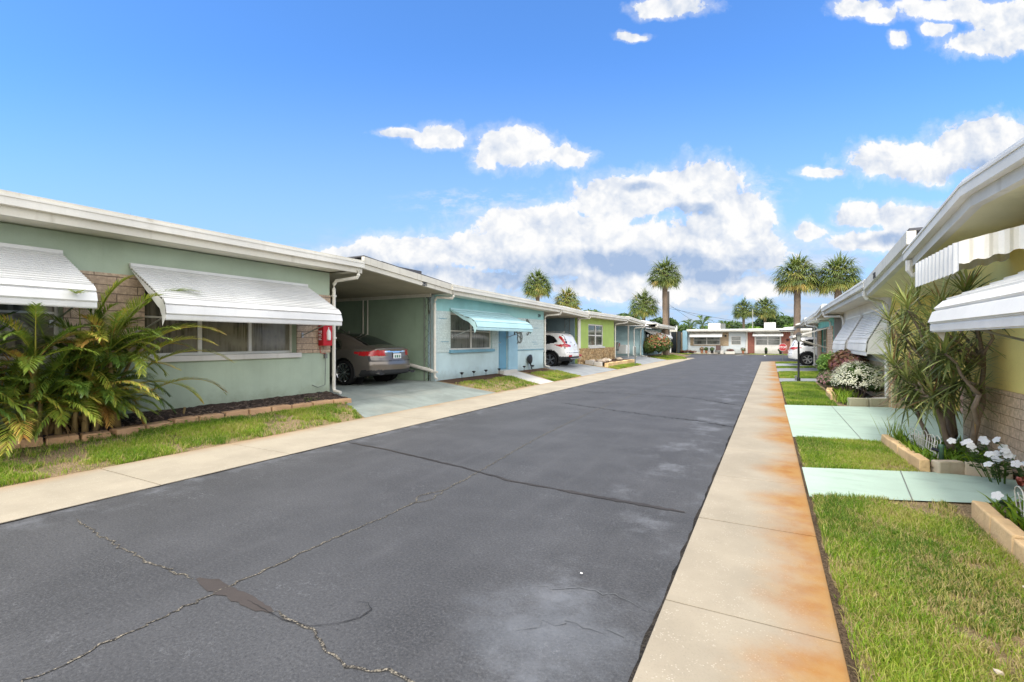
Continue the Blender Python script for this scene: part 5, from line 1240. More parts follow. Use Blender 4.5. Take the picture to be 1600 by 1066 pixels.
fanpalm(-.7, 82, 6.6, 2.2, 'distant fan palm behind the brick end house, right of a pair', seed=8, trunk_r=.2)
fanpalm(-12.1, 10.3, 4.55, .5, 'palm tip showing over the roof of the sage house', seed=12, trunk_r=.1, n=20) if False else None
def feather_palm(x, y, z, label, seed, L=2.0):
    rnd.seed(seed); o = empty('feather_palm', (x, y, 0), label, 'palm tree'); m = MB(); m.tube([(x, y, 0), (x+.1, y, z*.5), (x, y, z)], [.16, .12, .1], 8); m.build('trunk', BARK, o)
    m = MB()
    for i in range(16): pinnate(m, (x, y, z), i*2.4, rnd.uniform(.1, 1.2), L*rnd.uniform(.8, 1.1), 1.6, rnd.uniform(.2, .6), leaf=.55, w=.07, n=26)
    m.build('crown', ARECA, o)
feather_palm(-8.1, 70, 3.6, 'small feather palm behind the tan end house roof', 3)
feather_palm(-10.0, 72, 3.4, 'feather palm behind the open carport roof', 4)
feather_palm(-6.0, 80, 3.4, 'far feather palm left of the rooftop unit', 6, 1.6)
def tree(x, y, h_, rx, rz, label, seed, mat=None, n=1700, leaf=.2, name='leafy_tree'):
    rnd.seed(seed); o = empty(name, (x, y, 0), label, 'tree'); m = MB()
    zc_ = h_-rz
    m.tube([(x, y, 0), (x+.1, y, zc_*.6), (x, y, zc_)], [.3, .22, .15], 8)
    for i in range(5): a = i*1.3; m.tube([(x, y, zc_*.6), (x+rx*.5*math.cos(a), y+rx*.5*math.sin(a), zc_+rz*.3)], [.1, .04], 6)
    m.build('trunk', BARK, o)
    m = MB(); lumpy(m, (x, y, zc_), (rx, rx, rz), n, leaf, 20, shell=.3); m.build('crown', mat or TREEL, o)
tree(-16.3, 46, 4.9, 1.9, 1.2, 'dark round tree behind the lime house roof', 1)
tree(-12.3, 46, 4.3, 1.6, 1.0, 'dark tree left of the short fan palm', 2)
tree(-9.3, 48, 3.95, 1.5, .9, 'dark bushy tree right of the short fan palm', 3)
tree(.6, 86, 6.4, 3.0, 2.4, 'dense green tree behind the right distant palm', 4, n=2600, leaf=.3)
tree(-1.9, 78, 3.9, 1.3, 1.2, 'bright lime green shrub tree left of the square rooftop unit', 5, mat=LIMEL)
tree(2.7, 84, 4.4, 1.5, 1.4, 'mid green tree right of the square rooftop unit', 6, mat=LIMEL)
for i, (x, y, h_, r, lb) in enumerate([(-5.9, 92, 5.2, 2.6, 'dark distant tree behind the dark rooftop vent'), (-9.5, 95, 4.8, 2.6, 'dark distant tree behind the feather palms'), (-14.5, 92, 5.0, 3, 'dark distant tree left of the open carport roof'), (5.2, 90, 4.9, 2.6, 'distant tree behind the lamp post top'), (8.5, 88, 4.9, 2.8, 'distant tree behind the gabled porch'), (-2.6, 96, 5.0, 2.5, 'distant tree between the pair of far palms')]):
    tree(x, y, h_, r, 1.9, lb, 20+i, n=1500, leaf=.3)
m = MB()
for i in range(60):
    x = -170+i*6+rnd.uniform(-2, 2); leaf_cluster(m, (x, 150+rnd.uniform(-8, 8), 2.4), (5, 4, rnd.uniform(3.0, 4.6)), 240, .6)
m.build('far_tree_line', TREEL, kind='stuff', label='dark far-off line of trees on the horizon', cat='tree line')
# weed growing on sage roof ridge
m = MB()
rnd.seed(4)
for i in range(70): blade(m, (-11.5+rnd.gauss(0, .1), 5.6+rnd.gauss(0, .32), 3.3), (rnd.gauss(0, .3), rnd.gauss(0, .3), 1), rnd.uniform(.45, .82), .03, .4, rnd.uniform(.2, .9), 3)
m.build('palm_tip', SABAL, label='leafy palm tips peeking over the roof of the sage house', cat='plant')

# utility pole and wires
up = empty('utility_pole', (-8.6, 46.5, 0), 'grey utility pole beside the tall fan palm', 'utility pole')
m = MB(); m.tube([(-8.4, 46.5, 0), (-8.4, 46.5, 6.1)], [.13, .1], 8); m.build('pole', paint('weathered_pole', (.10, .09, .08)), up)
for j, (a, b) in enumerate((((-8.35, 46.5, 4.9), (-5.2, 60, 2.9)), ((-8.35, 46.5, 4.5), (6, 75, 3.2)), ((-8.35, 46.5, 4.7), (-1, 70, 3.0)))):
    a, b = Vector(a), Vector(b); P = [a+(b-a)*t/12+Vector((0, 0, -.5*math.sin(math.pi*t/12))) for t in range(13)]
    m = MB(); m.tube(P, .012, 4); m.build('wire', IRON, up)
for px, py, hh, lb in ((-2.1, 74, 5.8, 'thin far pole between the pair of distant palms'), (4.6, 70, 3.6, 'thin short far pole right of the square rooftop unit')):
    m = MB(); m.tube([(px, py, 0), (px, py, hh)], .05, 6); m.build('far_pole', paint('pole_grey', (.4, .4, .38)), label=lb, cat='pole')

# lamp post
lp_ = empty('lamp_post', (.92, 20.3, 0), 'black lantern lamp post on the right lawn', 'lamp post'); lx, ly = .92, 20.3
m = MB(); m.lathe([(.06, 0), (.06, .12), (.035, .16), (.033, 1.38), (.05, 1.40), (.02, 1.44), (.02, 1.46)], (lx, ly, 0), n=12); m.build('post', IRON, lp_, smooth=True)
m = MB(); m.box(lx-.12, lx-.05, ly-.05, ly+.05, .05, .22); m.build('outlet_box', GREYIRON, lp_)
m = MB()
for sx, sy in ((-1, -1), (1, -1), (1, 1), (-1, 1)): m.tube([(lx+.05*sx, ly+.05*sy, 1.46), (lx+.08*sx, ly+.08*sy, 1.70)], .008, 5)
m.box(lx-.06, lx+.06, ly-.06, ly+.06, 1.45, 1.47); fr = m.build('lantern_frame', IRON, lp_)
m = MB(); m.hexa([(lx-.045, ly-.045, 1.475), (lx+.045, ly-.045, 1.475), (lx+.045, ly+.045, 1.475), (lx-.045, ly+.045, 1.475)], [(lx-.075, ly-.075, 1.70), (lx+.075, ly-.075, 1.70), (lx+.075, ly+.075, 1.70), (lx-.075, ly+.075, 1.70)]); m.build('lantern_glass', flat('lantern_glass', (.35, .36, .33), .1), lp_)
m = MB(); m.hexa([(lx-.12, ly-.12, 1.70), (lx+.12, ly-.12, 1.70), (lx+.12, ly+.12, 1.70), (lx-.12, ly+.12, 1.70)], [(lx-.03, ly-.03, 1.80), (lx+.03, ly-.03, 1.80), (lx+.03, ly+.03, 1.80), (lx-.03, ly+.03, 1.80)]); m.build('lantern_cap', IRON, lp_)
# stop sign
ss = empty('stop_sign', (.78, 37.9, 0), 'red octagonal stop sign on a low post at the street corner', 'stop sign')
m = MB(); m.box(.76, .80, 37.94, 37.98, 0, .98); m.build('post', GREYIRON, ss)
m = MB(); R0 = .27; oc = [(.78+R0*math.cos(R(22.5+45*k)), 1.02+R0*math.sin(R(22.5+45*k))) for k in range(8)]; m.extr(oc, 37.925, 37.937, axis='y'); m.build('border', WLET, ss)
m = MB(); oc = [(.78+.252*math.cos(R(22.5+45*k)), 1.02+.252*math.sin(R(22.5+45*k))) for k in range(8)]; m.extr(oc, 37.918, 37.924, axis='y'); m.build('plate', flat('sign_red', (.55, .04, .05), .5), ss)
text('STOP', .19, WLET, ss, (.78, 37.914, 1.02), (R(90), 0, 0), name='lettering', bold=.006)
# small garden things in front of the end houses
def chair_small(x, y, mat, label):
    o = empty('garden_chair', (x, y, .1), label, 'chair'); m = MB(); m.box(x-.25, x+.25, y-.25, y+.22, .42, .46); m.build('seat', mat, o)
    m = MB(); m.hexa([(x-.25, y+.2, .46), (x+.25, y+.2, .46), (x+.25, y+.24, .46), (x-.25, y+.24, .46)], [(x-.25, y+.35, .95), (x+.25, y+.35, .95), (x+.25, y+.39, .95), (x-.25, y+.39, .95)]); m.build('backrest', mat, o)
    for sx in (-.22, .22):
        for sy in (-.2, .2): m = MB(); m.tube([(x+sx, y+sy, .05), (x+sx, y+sy, .42)], .018, 5); m.build('leg', mat, o)
chair_small(-4.95, 56.2, flat('dark_chair', (.06, .025, .02)), 'dark chair before the tan pier of the end house')
def pot(x, y, mat, label, h_=.3, leaf=TREEL, fr=.25):
    o = empty('potted_plant', (x, y, .1), label, 'potted plant'); m = MB(); m.lathe([(.1, 0), (.15, h_), (.17, h_), (.17, h_+.03), (.13, h_+.03), (0, h_)], (x, y, .1), n=12); m.build('pot', mat, o)
    m = MB(); leaf_cluster(m, (x, y, h_+.25), (fr, fr, .22), 170, .07); m.build('foliage', leaf, o)
TERR = flat('terracotta', (.35, .15, .08), .8)
pot(-6.6, 56.3, TERR, 'terracotta pot with pale plant left of the green potted plant', leaf=STRAW)
pot(-6.15, 56.3, TERR, 'green potted plant under the long window of the end house')
pot(-5.55, 56.2, IRON, 'dark pot with plant left of the dark chair')
pot(-2.5, 56.2, TERR, 'pot with dark foliage by the white downspout of the end house', leaf=OLEL)
pot(.95, 56.1, IRON, 'dark leafy pot before the right brick pier')
m = MB(); m.box(-4.2, -3.3, 55.95, 56.2, .02, .32); o = empty('planter_box', (-3.75, 56.1, .02), 'long white planter box with dark flowers', 'planter'); m.build('box', OFFW, o, bevel=.01)
m = MB(); leaf_cluster(m, (-3.75, 56.08, .45), (.42, .14, .16), 300, .06); m.build('foliage', CROTL, o)
m = MB(); m.box(-8.1, -5.0, 56.35, 56.5, .02, .2); m.build('low_wall', OFFW, label='low white garden wall before the long window of the end house', cat='wall', bevel=.01)
m = MB(); m.box(-4.75, -4.4, 56.2, 56.45, .02, .42); m.build('pedestal', WHITE, label='small white pedestal at the end of the low garden wall', cat='pedestal', bevel=.01)
pot(-.35, 56.2, IRON, 'black round headed ornament plant before the brick end house window', fr=.14)
shrub('border_plants', 'low reddish border plants at the foot of the blue wing wall', 'plants', (-8.0, 56.0, .25), (.9, .3, .28), 500, .08, CROTL, lumps=8, stem=False)

# ------------------------------------------------------------------ cars
def smooth_interp(xs, ys, q, s=0.0):
    from bisect import bisect
    xs = np.array(xs); ys = np.array(ys, float); m_ = np.gradient(ys, xs)
    # monotone-ish hermite
    d = np.diff(ys)/np.diff(xs); m_ = np.r_[d[0], np.where(d[:-1]*d[1:] > 0, 2*d[:-1]*d[1:]/(d[:-1]+d[1:]+1e-12), 0), d[-1]]
    i = np.clip(np.searchsorted(xs, q)-1, 0, len(xs)-2); h = xs[i+1]-xs[i]; t = np.clip((q-xs[i])/h, 0, 1)
    return (2*t**3-3*t**2+1)*ys[i]+(t**3-2*t**2+t)*h*m_[i]+(-2*t**3+3*t**2)*ys[i+1]+(t**3-t**2)*h*m_[i+1]
def pip(x, y, poly): return inpoly(np.array([x]), np.array([y]), poly)[0]

def car(name, label, loc, rz, P, classes, mats):
    """lofted body; x from rear (0) to nose (L). classes: list of (partname, matname, fn(x,|y|,z,n)->bool)"""
    L, Wd = P['L'], P['W']/2; NS, NT = P.get('NS', 190), P.get('NT', 64)
    root = empty(name, loc, label, 'car', rz=rz, local=True)
    s = np.linspace(0, 1, NS); X = L*(s)
    top = smooth_interp(*zip(*P['top']), X); belt = smooth_interp(*zip(*P['belt']), X); wid = smooth_interp(*zip(*P['plan']), X)*Wd
    rw = smooth_interp(*zip(*P['roofw']), X)*Wd; zb_ = smooth_interp(*zip(*P['under']), X)
    rings = []
    def rearx(z, y, w): return np.interp(z, *zip(*P['rear']))+P['rr']*(np.abs(y)/w)**3.2
    def frontx(z, y, w): return np.interp(z, *zip(*P['front']))+P['fr']*(np.abs(y)/w)**3
    for i in range(NS):
        w = wid[i]; b = belt[i]; t_ = max(top[i], b+.02); zb0 = zb_[i]; r_ = min(rw[i], w*.93)
        hgt = t_-b; edge = t_-min(.07, hgt*.45)
        ctrl = [(0, zb0), (w*.55, zb0), (w*.90, zb0+.005), (w*.965, zb0+.05), (w*.985, zb0+(b-zb0)*.25), (w*1.0, zb0+(b-zb0)*.52), (w*.995, zb0+(b-zb0)*.78), (w*.965, b-.02), (w*.945, b+.005),
                (w*.945+(r_-w*.945)*.5, b+(edge-b)*.52), (r_, edge), (r_*.93, t_-min(.03, hgt*.2)), (r_*.6, t_-.006), (0, t_)]
        u = np.array([0, .5, .9, 1.0, 1.35, 1.8, 2.2, 2.6, 2.72, 3.3, 3.9, 4.05, 4.5, 5.2]); q = np.linspace(0, 5.2, NT)
        c = np.array(ctrl); yy = smooth_interp(u, c[:, 0], q); zz = smooth_interp(u, c[:, 1], q)
        rings.append((yy, zz, w))
    V = np.zeros((NS, NT, 3))
    for i in range(NS):
        yy, zz, w = rings[i]; fx = max(0, 1-X[i]/P.get('rb', .7))**1.0; ff = max(0, 1-(L-X[i])/.9)
        V[i, :, 0] = X[i]+rearx(zz, yy, w)*fx-frontx(zz, yy, w)*ff; V[i, :, 1] = yy; V[i, :, 2] = zz
    caps = []
    for end, i in ((0, 0), (1, NS-1)):
        yy, zz, w = rings[i]; zc = (zz[0]+zz[-1])/2; C = []
        for k in np.linspace(1, 0, 18)[1:]:
            y2 = yy*k; z2 = zc+(zz-zc)*k; x2 = (X[i]+rearx(z2, y2, w)) if end == 0 else (X[i]-frontx(z2, y2, w)); C.append(np.stack([x2, y2, z2], 1))
        caps.append(C)
    grid_ = [c for c in caps[0][::-1]]+[V[i] for i in range(NS)]+[c for c in caps[1]]
    G = np.array(grid_); M_ = len(G)
    wheels = P['wheels']; rad = P['wr']; ar = P.get('arch', rad+.055)
    parts = {}
    # quads
    A = G[:-1, :-1]; B = G[1:, :-1]; C_ = G[1:, 1:]; D = G[:-1, 1:]; cen = (A+B+C_+D)/4
    nrm = np.cross(B-A, D-A); nl = np.linalg.norm(nrm, axis=2, keepdims=True); nrm = nrm/np.maximum(nl, 1e-9)
    for i in range(M_-1):
        for j in range(NT-1):
            x, y, z = cen[i, j]; n = nrm[i, j]
            if n[1] < 0 and abs(n[1]) > .3: n = -n
            inarch = any((x-wx)**2+(z-rad)**2 < ar**2 for wx in wheels) and y > Wd*.55
            if inarch: continue
            pn, mt = 'body', 'body'
            for cn, cm, fn in classes:
                if fn(x, y, z, n): pn, mt = cn, cm; break
            parts.setdefault((pn, mt), []).append((i, j))
    for (pn, mt), qs in parts.items():
        for sidegrp in ((1, -1),) if pn == 'body' or pn in P.get('joined', ()) else ((1,), (-1,)):
            idx = {}; vs = []; fs = []
            for sg in sidegrp:
                for i, j in qs:
                    f = []
                    for a, b in ((i, j), (i+1, j), (i+1, j+1), (i, j+1)):
                        key = (a, b, sg if G[a, b, 1] > 1e-5 else 0)
                        if key not in idx: idx[key] = len(vs); vs.append((G[a, b, 0], G[a, b, 1]*sg, G[a, b, 2]))
                        f.append(idx[key])
                    f2 = []
                    for q in f:
                        if q not in f2: f2.append(q)
                    if len(f2) > 2: fs.append(tuple(f2 if sg > 0 else f2[::-1]))
            m = MB(); m.add(vs, fs); m.build(pn, mats[mt], root, smooth=True)
    for wx in wheels:       # arch liners
        for sg in (1, -1):
            m = MB(); vs = []; k = 20
            for t in range(k+1):
                a = -.35+(math.pi+.7)*t/k
                for yv in (Wd*.985, Wd*.55): vs.append((wx+ar*1.02*math.cos(a), sg*yv, rad+ar*1.02*math.sin(a)))
            m.add(vs, [(2*t, 2*t+1, 2*t+3, 2*t+2) for t in range(k)])
            vs = [(wx+ar*1.02*math.cos(2*math.pi*t/24), sg*Wd*.56, rad+ar*1.02*math.sin(2*math.pi*t/24)) for t in range(24)]; m.add(vs, [tuple(range(24))]); m.build('arch_liner', DARKPL, root)
        for sg in (1, -1):
            yo = sg*(Wd-.015); t = MB(); ri = P['rim']
            t.lathe([(ri*.98, -sg*.02), (ri+.01, 0), (rad*.93, -sg*.0), (rad*.985, -sg*.025), (rad, -sg*.06), (rad, -sg*.17), (rad*.97, -sg*.2), (ri, -sg*.21)], (wx, yo, rad), axis='y', n=40, cap=False)
            tyre = t.build('wheel', RUBBER, root, smooth=True)
            t = MB(); t.lathe([(ri*.97, -sg*.012), (ri*.99, -sg*.02), (ri*.93, -sg*.035), (ri*.90, -sg*.10), (ri*.2, -sg*.11), (0, -sg*.11)], (wx, yo, rad), axis='y', n=40, cap=False); t.build('rim', flat('rim_shadow', (.05, .05, .052), .4, .5), tyre, smooth=True)
            t = MB(); t.lathe([(ri*.985, -sg*.008), (ri*1.0, -sg*.0), (ri*.97, -sg*.02), (ri*.92, -sg*.022)], (wx, yo, rad), axis='y', n=40, cap=False)
            ns = P['spokes']
            for k in range(ns):
                a = 2*math.pi*k/ns+.2
                for off in P.get('pair', (0,)):
                    a0, a1 = a+off*.5, a+off; w0, w1 = P.get('sw', .02)*1.0, P.get('sw', .02)*1.25
                    def pt(r_, an, lat, dy): return (wx+r_*math.cos(an)-lat*math.sin(an), yo-sg*dy, rad+r_*math.sin(an)+lat*math.cos(an))
                    t.hexa([pt(ri*.12, a0, -w0, .05), pt(ri*.95, a1, -w1, .04), pt(ri*.95, a1, w1, .04), pt(ri*.12, a0, w0, .05)], [pt(ri*.12, a0, -w0, .018), pt(ri*.95, a1, -w1, .012), pt(ri*.95, a1, w1, .012), pt(ri*.12, a0, w0, .018)])
            t.lathe([(ri*.2, -sg*.03), (ri*.17, -sg*.012), (0, -sg*.008)], (wx, yo, rad), axis='y', n=16)
            t.build('spokes', mats['rim'], tyre)
    return root

def box_part(root, name, mat, x0, x1, y0, y1, z0, z1, bevel=.006):
    m = MB(); m.box(x0, x1, y0, y1, z0, z1); return m.build(name, mat, root, bevel=bevel)

# --- bronze sedan (nose away from the road), local x: rear -> nose
SED = dict(L=4.96, W=1.88, wheels=(1.13, 4.03), wr=.345, rim=.255, spokes=10, pair=(-.07, .07), sw=.009,
    top=[(0, 1.00), (.25, 1.05), (.55, 1.08), (.85, 1.17), (1.4, 1.35), (1.9, 1.44), (2.4, 1.46), (2.9, 1.43), (3.5, 1.20), (3.9, 1.0), (4.5, .88), (4.96, .72)],
    belt=[(0, .90), (.4, .955), (.9, .985), (2.0, .97), (3.5, .92), (4.2, .85), (4.96, .65)],
    plan=[(0, .86), (.35, .93), (.9, .985), (2, 1.0), (3.6, .99), (4.4, .93), (4.96, .78)],
    roofw=[(0, .72), (.6, .66), (1.4, .62), (2.4, .62), (3.3, .66), (4, .72), (4.96, .6)],
    under=[(0, .30), (.5, .24), (1.0, .2), (4.3, .2), (4.96, .28)],
    rear=[(.2, .10), (.34, .03), (.55, .0), (.68, .02), (.76, .07), (.95, .09), (1.02, .06), (1.1, .0)], rr=.30, front=[(.2, .1), (.5, 0), (.9, .25)], fr=.4, rb=.9, joined=('rear_window', 'windscreen', 'rear_bumper', 'boot_gap', 'boot_trim'))
sw = [(1.32, 1.02), (1.55, 1.18), (1.95, 1.32), (2.45, 1.365), (2.95, 1.33), (3.55, 1.05), (3.6, .985), (2.4, 1.0), (1.4, 1.0)]
swt = [(1.24, .99), (1.5, 1.21), (1.93, 1.355), (2.45, 1.40), (2.98, 1.36), (3.64, 1.05), (3.66, .965), (2.4, .98), (1.3, .975)]
sed_cls = [
    ('side_window', 'glass', lambda x, y, z, n: y > .5 and abs(n[1]) > .28 and pip(x, z, sw) and not (abs(x-2.28) < .03)),
    ('window_trim', 'chrome', lambda x, y, z, n: y > .5 and abs(n[1]) > .28 and pip(x, z, swt) and not pip(x, z, sw)),
    ('rear_window', 'glass', lambda x, y, z, n: .62 < x < 1.62 and z > 1.075 and y < .40+.25*(1.6-x)*.62 and z > 1.0 and y < .60),
    ('windscreen', 'glass', lambda x, y, z, n: 2.95 < x < 3.75 and z > 1.0 and y < .62),
    ('tail_light', 'tail', lambda x, y, z, n: x < .75 and y > .40 and .80+.0*x < z < .925-.05*max(0, x-.3)+.02*(y < .7) and not (x > .62 and z < .86)),
    ('boot_trim', 'chrome', lambda x, y, z, n: x < .4 and y < .40 and .885 < z < .925),
    ('boot_gap', 'dark', lambda x, y, z, n: x < .5 and y < .80 and (.655 < z < .670)),
    ('boot_gap', 'dark', lambda x, y, z, n: x < .4 and .0 < z-.665 < .22 and abs(y-.775) < .012),
    ('door_gap', 'dark', lambda x, y, z, n: y > .8 and .3 < z < 1.0 and (abs(x-1.52) < .011 or abs(x-2.32) < .011)),
    ('rear_bumper', 'dark', lambda x, y, z, n: x < .62 and z < .42 and not (y > .86 and x > .4)),
]
BRZ = mat_car('bronze_paint', (.135, .115, .098), .45, .32)
cm = dict(body=BRZ, glass=CARGLASS, chrome=CHROME, tail=TAIL, dark=DARKPL, rim=CHROME)
j = car('sedan', 'bronze grey sedan parked nose in under the sage carport', (-9.02, 10.13, .285), math.pi, SED, sed_cls, cm)
p_ = box_part(j, 'licence_plate', PLATE, .045, .075, -.155, .155, .70, .855); box_part(p_, 'plate_frame', DARKPL, .052, .08, -.17, .17, .688, .868) if False else None
m = MB(); m.box(.055, .08, -.172, .172, .686, .869); m.build('plate_frame', DARKPL, j, bevel=.004)
for y, w_ in ((-.09, .022), (.0, .03), (.085, .022)): m = MB(); m.box(.040, .0445, y-w_, y+w_, .74, .81); m.build('plate_mark', PLATEG, j)
for sy in (-1, 1):
    m = MB(); k = 20; vs = []
    for t in range(k):
        a = 2*math.pi*t/k; vs.append((.02, sy*.62+.10*math.cos(a), .335+.036*math.sin(a)))
    for t in range(k):
        a = 2*math.pi*t/k; vs.append((.16, sy*.62+.09*math.cos(a), .335+.03*math.sin(a)))
    m.add(vs, [(t, (t+1) % k, (t+1) % k+k, t+k) for t in range(k)]); m.build('exhaust_tip', CHROME, j, smooth=True)
    m = MB(); m.add([(x_+.015, y_, z_) for x_, y_, z_ in vs[:k]], [tuple(range(k))]); m.build('exhaust_bore', DARKPL, j)
    m = MB(); m.box(.10+.0, .2, sy*.55-.10, sy*.55+.10, .835, .90); m.build('lamp_reflector', TAILL, j, bevel=.02) if False else None
m = MB(); m.lathe([(0, 0), (.03, 0), (.028, .008), (0, .01)], (.088, 0, .955), axis='x', n=14); m.build('badge', CHROME, j)
m = MB(); m.hexa([(1.9, -.03, 1.445), (2.1, -.03, 1.445), (2.1, .03, 1.445), (1.9, .03, 1.445)], [(1.9, -.006, 1.50), (1.96, -.006, 1.46), (1.96, .006, 1.46), (1.9, .006, 1.50)]); m.build('roof_antenna', BRZ, j)

# --- white crossover
SUV = dict(L=4.62, W=1.86, wheels=(.98, 3.65), wr=.36, rim=.25, spokes=5, pair=(-.13, .13), sw=.014, arch=.43,
    top=[(0, 1.46), (.10, 1.56), (.35, 1.62), (1.2, 1.67), (2.0, 1.69), (2.6, 1.65), (3.2, 1.40), (3.5, 1.2), (4.0, 1.1), (4.62, .92)],
    belt=[(0, 1.10), (.5, 1.12), (2, 1.06), (3.3, 1.0), (4.62, .8)],
    plan=[(0, .90), (.35, .96), (.95, 1.0), (3.6, 1.0), (4.3, .92), (4.62, .8)],
    roofw=[(0, .68), (.6, .72), (2.4, .72), (3.2, .75), (4.62, .6)],
    under=[(0, .40), (.5, .28), (1.0, .24), (4.2, .24), (4.62, .32)],
    rear=[(.25, .12), (.42, .04), (.55, .0), (.68, .015), (.78, .06), (1.05, .10), (1.12, .14), (1.55, .36), (1.66, .40)], rr=.20, front=[(.2, .1), (.5, 0), (1, .3)], fr=.4, rb=.8, joined=('rear_window', 'windscreen', 'rear_bumper', 'cladding', 'spoiler', 'hatch_gap'))
cw = [(.62, 1.22), (.78, 1.16), (1.2, 1.10), (3.1, 1.05), (3.15, 1.10), (2.65, 1.50), (1.9, 1.555), (1.1, 1.53), (.85, 1.46)]
def suvcls(tailpoly_side, tail_rear, low=.5):
    return [
    ('side_window', 'glass', lambda x, y, z, n: y > .5 and abs(n[1]) > .3 and pip(x, z, cw) and not abs(x-1.42) < .03 and not abs(x-2.35) < .03),
    ('rear_window', 'glass', lambda x, y, z, n: x < .75 and 1.14 < z < 1.50 and y < .70-.25*(z-1.14) and n[0] < -.25 and n[0] > -2),
    ('spoiler', 'dark', lambda x, y, z, n: x < .55 and 1.50 <= z < 1.545 and y < .64 and n[0] < -.2),
    ('windscreen', 'glass', lambda x, y, z, n: 2.65 < x < 3.45 and z > 1.15 and y < .66),
    ('tail_light', 'tail', lambda x, y, z, n: pip(x if y > .80 else 0, z, tailpoly_side) if y > .80 and x > .2 else (x < .6 and pip(y, z, tail_rear))),
    ('hatch_gap', 'dark', lambda x, y, z, n: x < .5 and y < .80 and .69 < z < .705),
    ('hatch_gap', 'dark', lambda x, y, z, n: x < .5 and abs(y-.80) < .01 and .70 < z < 1.0),
    ('door_gap', 'dark', lambda x, y, z, n: y > .8 and low < z < 1.1 and (abs(x-1.45) < .011 or abs(x-2.35) < .011)),
    ('cladding', 'dark', lambda x, y, z, n: z < low+.02*(x < .7) or (y > .82 and any((x-wx)**2+(z-.36)**2 < .485**2 for wx in (.98, 3.65)))),
    ]
WPT = mat_car('white_paint', (.70, .70, .69), 0.0, .3)
cm2 = dict(cm, body=WPT, rim=SILVER)
crv = car('crossover', 'white crossover parked nose in under the blue carport', (-8.15, 21.6, .22), math.pi, SUV,
    suvcls([(.0, .98), (.45, .97), (.78, 1.08), (.4, 1.10), (0, 1.12)], [(.42, .97), (.93, .95), (.93, 1.11), (.78, 1.12), (.72, 1.5), (.68, 1.5), (.70, 1.13), (.42, 1.04)]), cm2)
box_part(crv, 'licence_plate', PLATE, .055, .075, -.155, .155, .76, .90)
m = MB(); m.box(.02, .06, -.8, -.5, .50, .60); m.build('reflector', TAIL, crv, bevel=.01)
m = MB(); m.box(.02, .06, .5, .8, .50, .60); m.build('reflector', TAIL, crv, bevel=.01)
m = MB(); m.box(.0, .08, -.62, .62, .40, .445); m.build('skid_plate', SILVER, crv, bevel=.01)
m = MB(); m.tube([(.21, -.05, 1.17), (.16, .35, 1.20)], .012, 5); m.build('wiper', IRON, crv)
for sy in (-1, 1): m = MB(); m.tube([(.55, sy*.60, 1.66), (.7, sy*.61, 1.70), (2.2, sy*.61, 1.73), (2.4, sy*.60, 1.69)], .016, 6); m.build('roof_rail', SILVER, crv)
m = MB(); m.hexa([(.62, -.03, 1.655), (.8, -.03, 1.66), (.8, .03, 1.66), (.62, .03, 1.655)], [(.62, -.006, 1.73), (.7, -.006, 1.68), (.7, .006, 1.68), (.62, .006, 1.73)]); m.build('roof_antenna', WPT, crv)
m = MB(); m.lathe([(0, 0), (.05, 0), (.05, .006), (0, .006)], (.085, 0, 1.06), axis='x', n=14); m.build('badge', CHROME, crv)
SUV2 = dict(SUV, spokes=6, pair=(-.05, .05), sw=.02, arch=.415)
c3 = car('crossover', 'white crossover with bright red tail lamp parked on the far right drive', (.95, 33.6+.1, .03), 0, SUV2,
    suvcls([(.0, .92), (.35, .93), (.72, 1.05), (.5, 1.08), (0, 1.10)], [(.40, .93), (.93, .90), (.93, 1.09), (.40, 1.04)], low=.33), cm2)
box_part(c3, 'licence_plate', PLATE, .03, .05, -.155, .155, .76, .90)
m = MB(); m.box(1.2, 1.4, -.945, -.93, 1.0, 1.03); m.build('door_handle', CHROME, c3, bevel=.005)
# --- dark pickup under the lime carport
PK = dict(SUV, L=5.2, wheels=(1.1, 4.2), wr=.39, rim=.24, arch=.45, spokes=6,
    top=[(0, 1.12), (1.7, 1.12), (1.85, 1.75), (3.2, 1.78), (3.7, 1.5), (4.0, 1.15), (5.2, 1.05)], belt=[(0, 1.08), (5.2, 1.0)], plan=[(0, .95), (.4, 1), (4.6, 1), (5.2, .85)],
    roofw=[(0, .9), (1.7, .9), (1.9, .75), (3.5, .75), (4, .8), (5.2, .7)], under=[(0, .5), (5.2, .4)], rear=[(.3, 0), (1.2, 0)], rr=.06)
pcls = [('side_window', 'glass', lambda x, y, z, n: y > .5 and 1.2 < z < 1.65 and 2.0 < x < 3.5 and abs(n[1]) > .3), ('rear_window', 'glass', lambda x, y, z, n: 1.6 < x < 1.95 and z > 1.2), ('cladding', 'dark', lambda x, y, z, n: z < .62)]
pk = car('pickup_truck', 'dark olive pickup truck in the shade of the lime house carport', (-9.3, 32.3, .27), math.pi, PK, pcls, dict(cm, body=mat_car('olive_paint', (.03, .035, .02), .3, .35), rim=SILVER))
box_part(pk, 'tail_light', TAIL, -.01, .02, -.93, -.80, .8, 1.05); box_part(pk, 'tail_light', TAIL, -.01, .02, .80, .93, .8, 1.05)
# second white car body part at right (car behind): small hatch seen through
m = MB(); m.box(-9.6, -8.95, 33.6, 34.6, .55, 1.18); m.build('storage_box', paint('pale_box', (.6, .62, .6)), label='pale storage box beside the post of the lime carport', cat='storage box', bevel=.03)
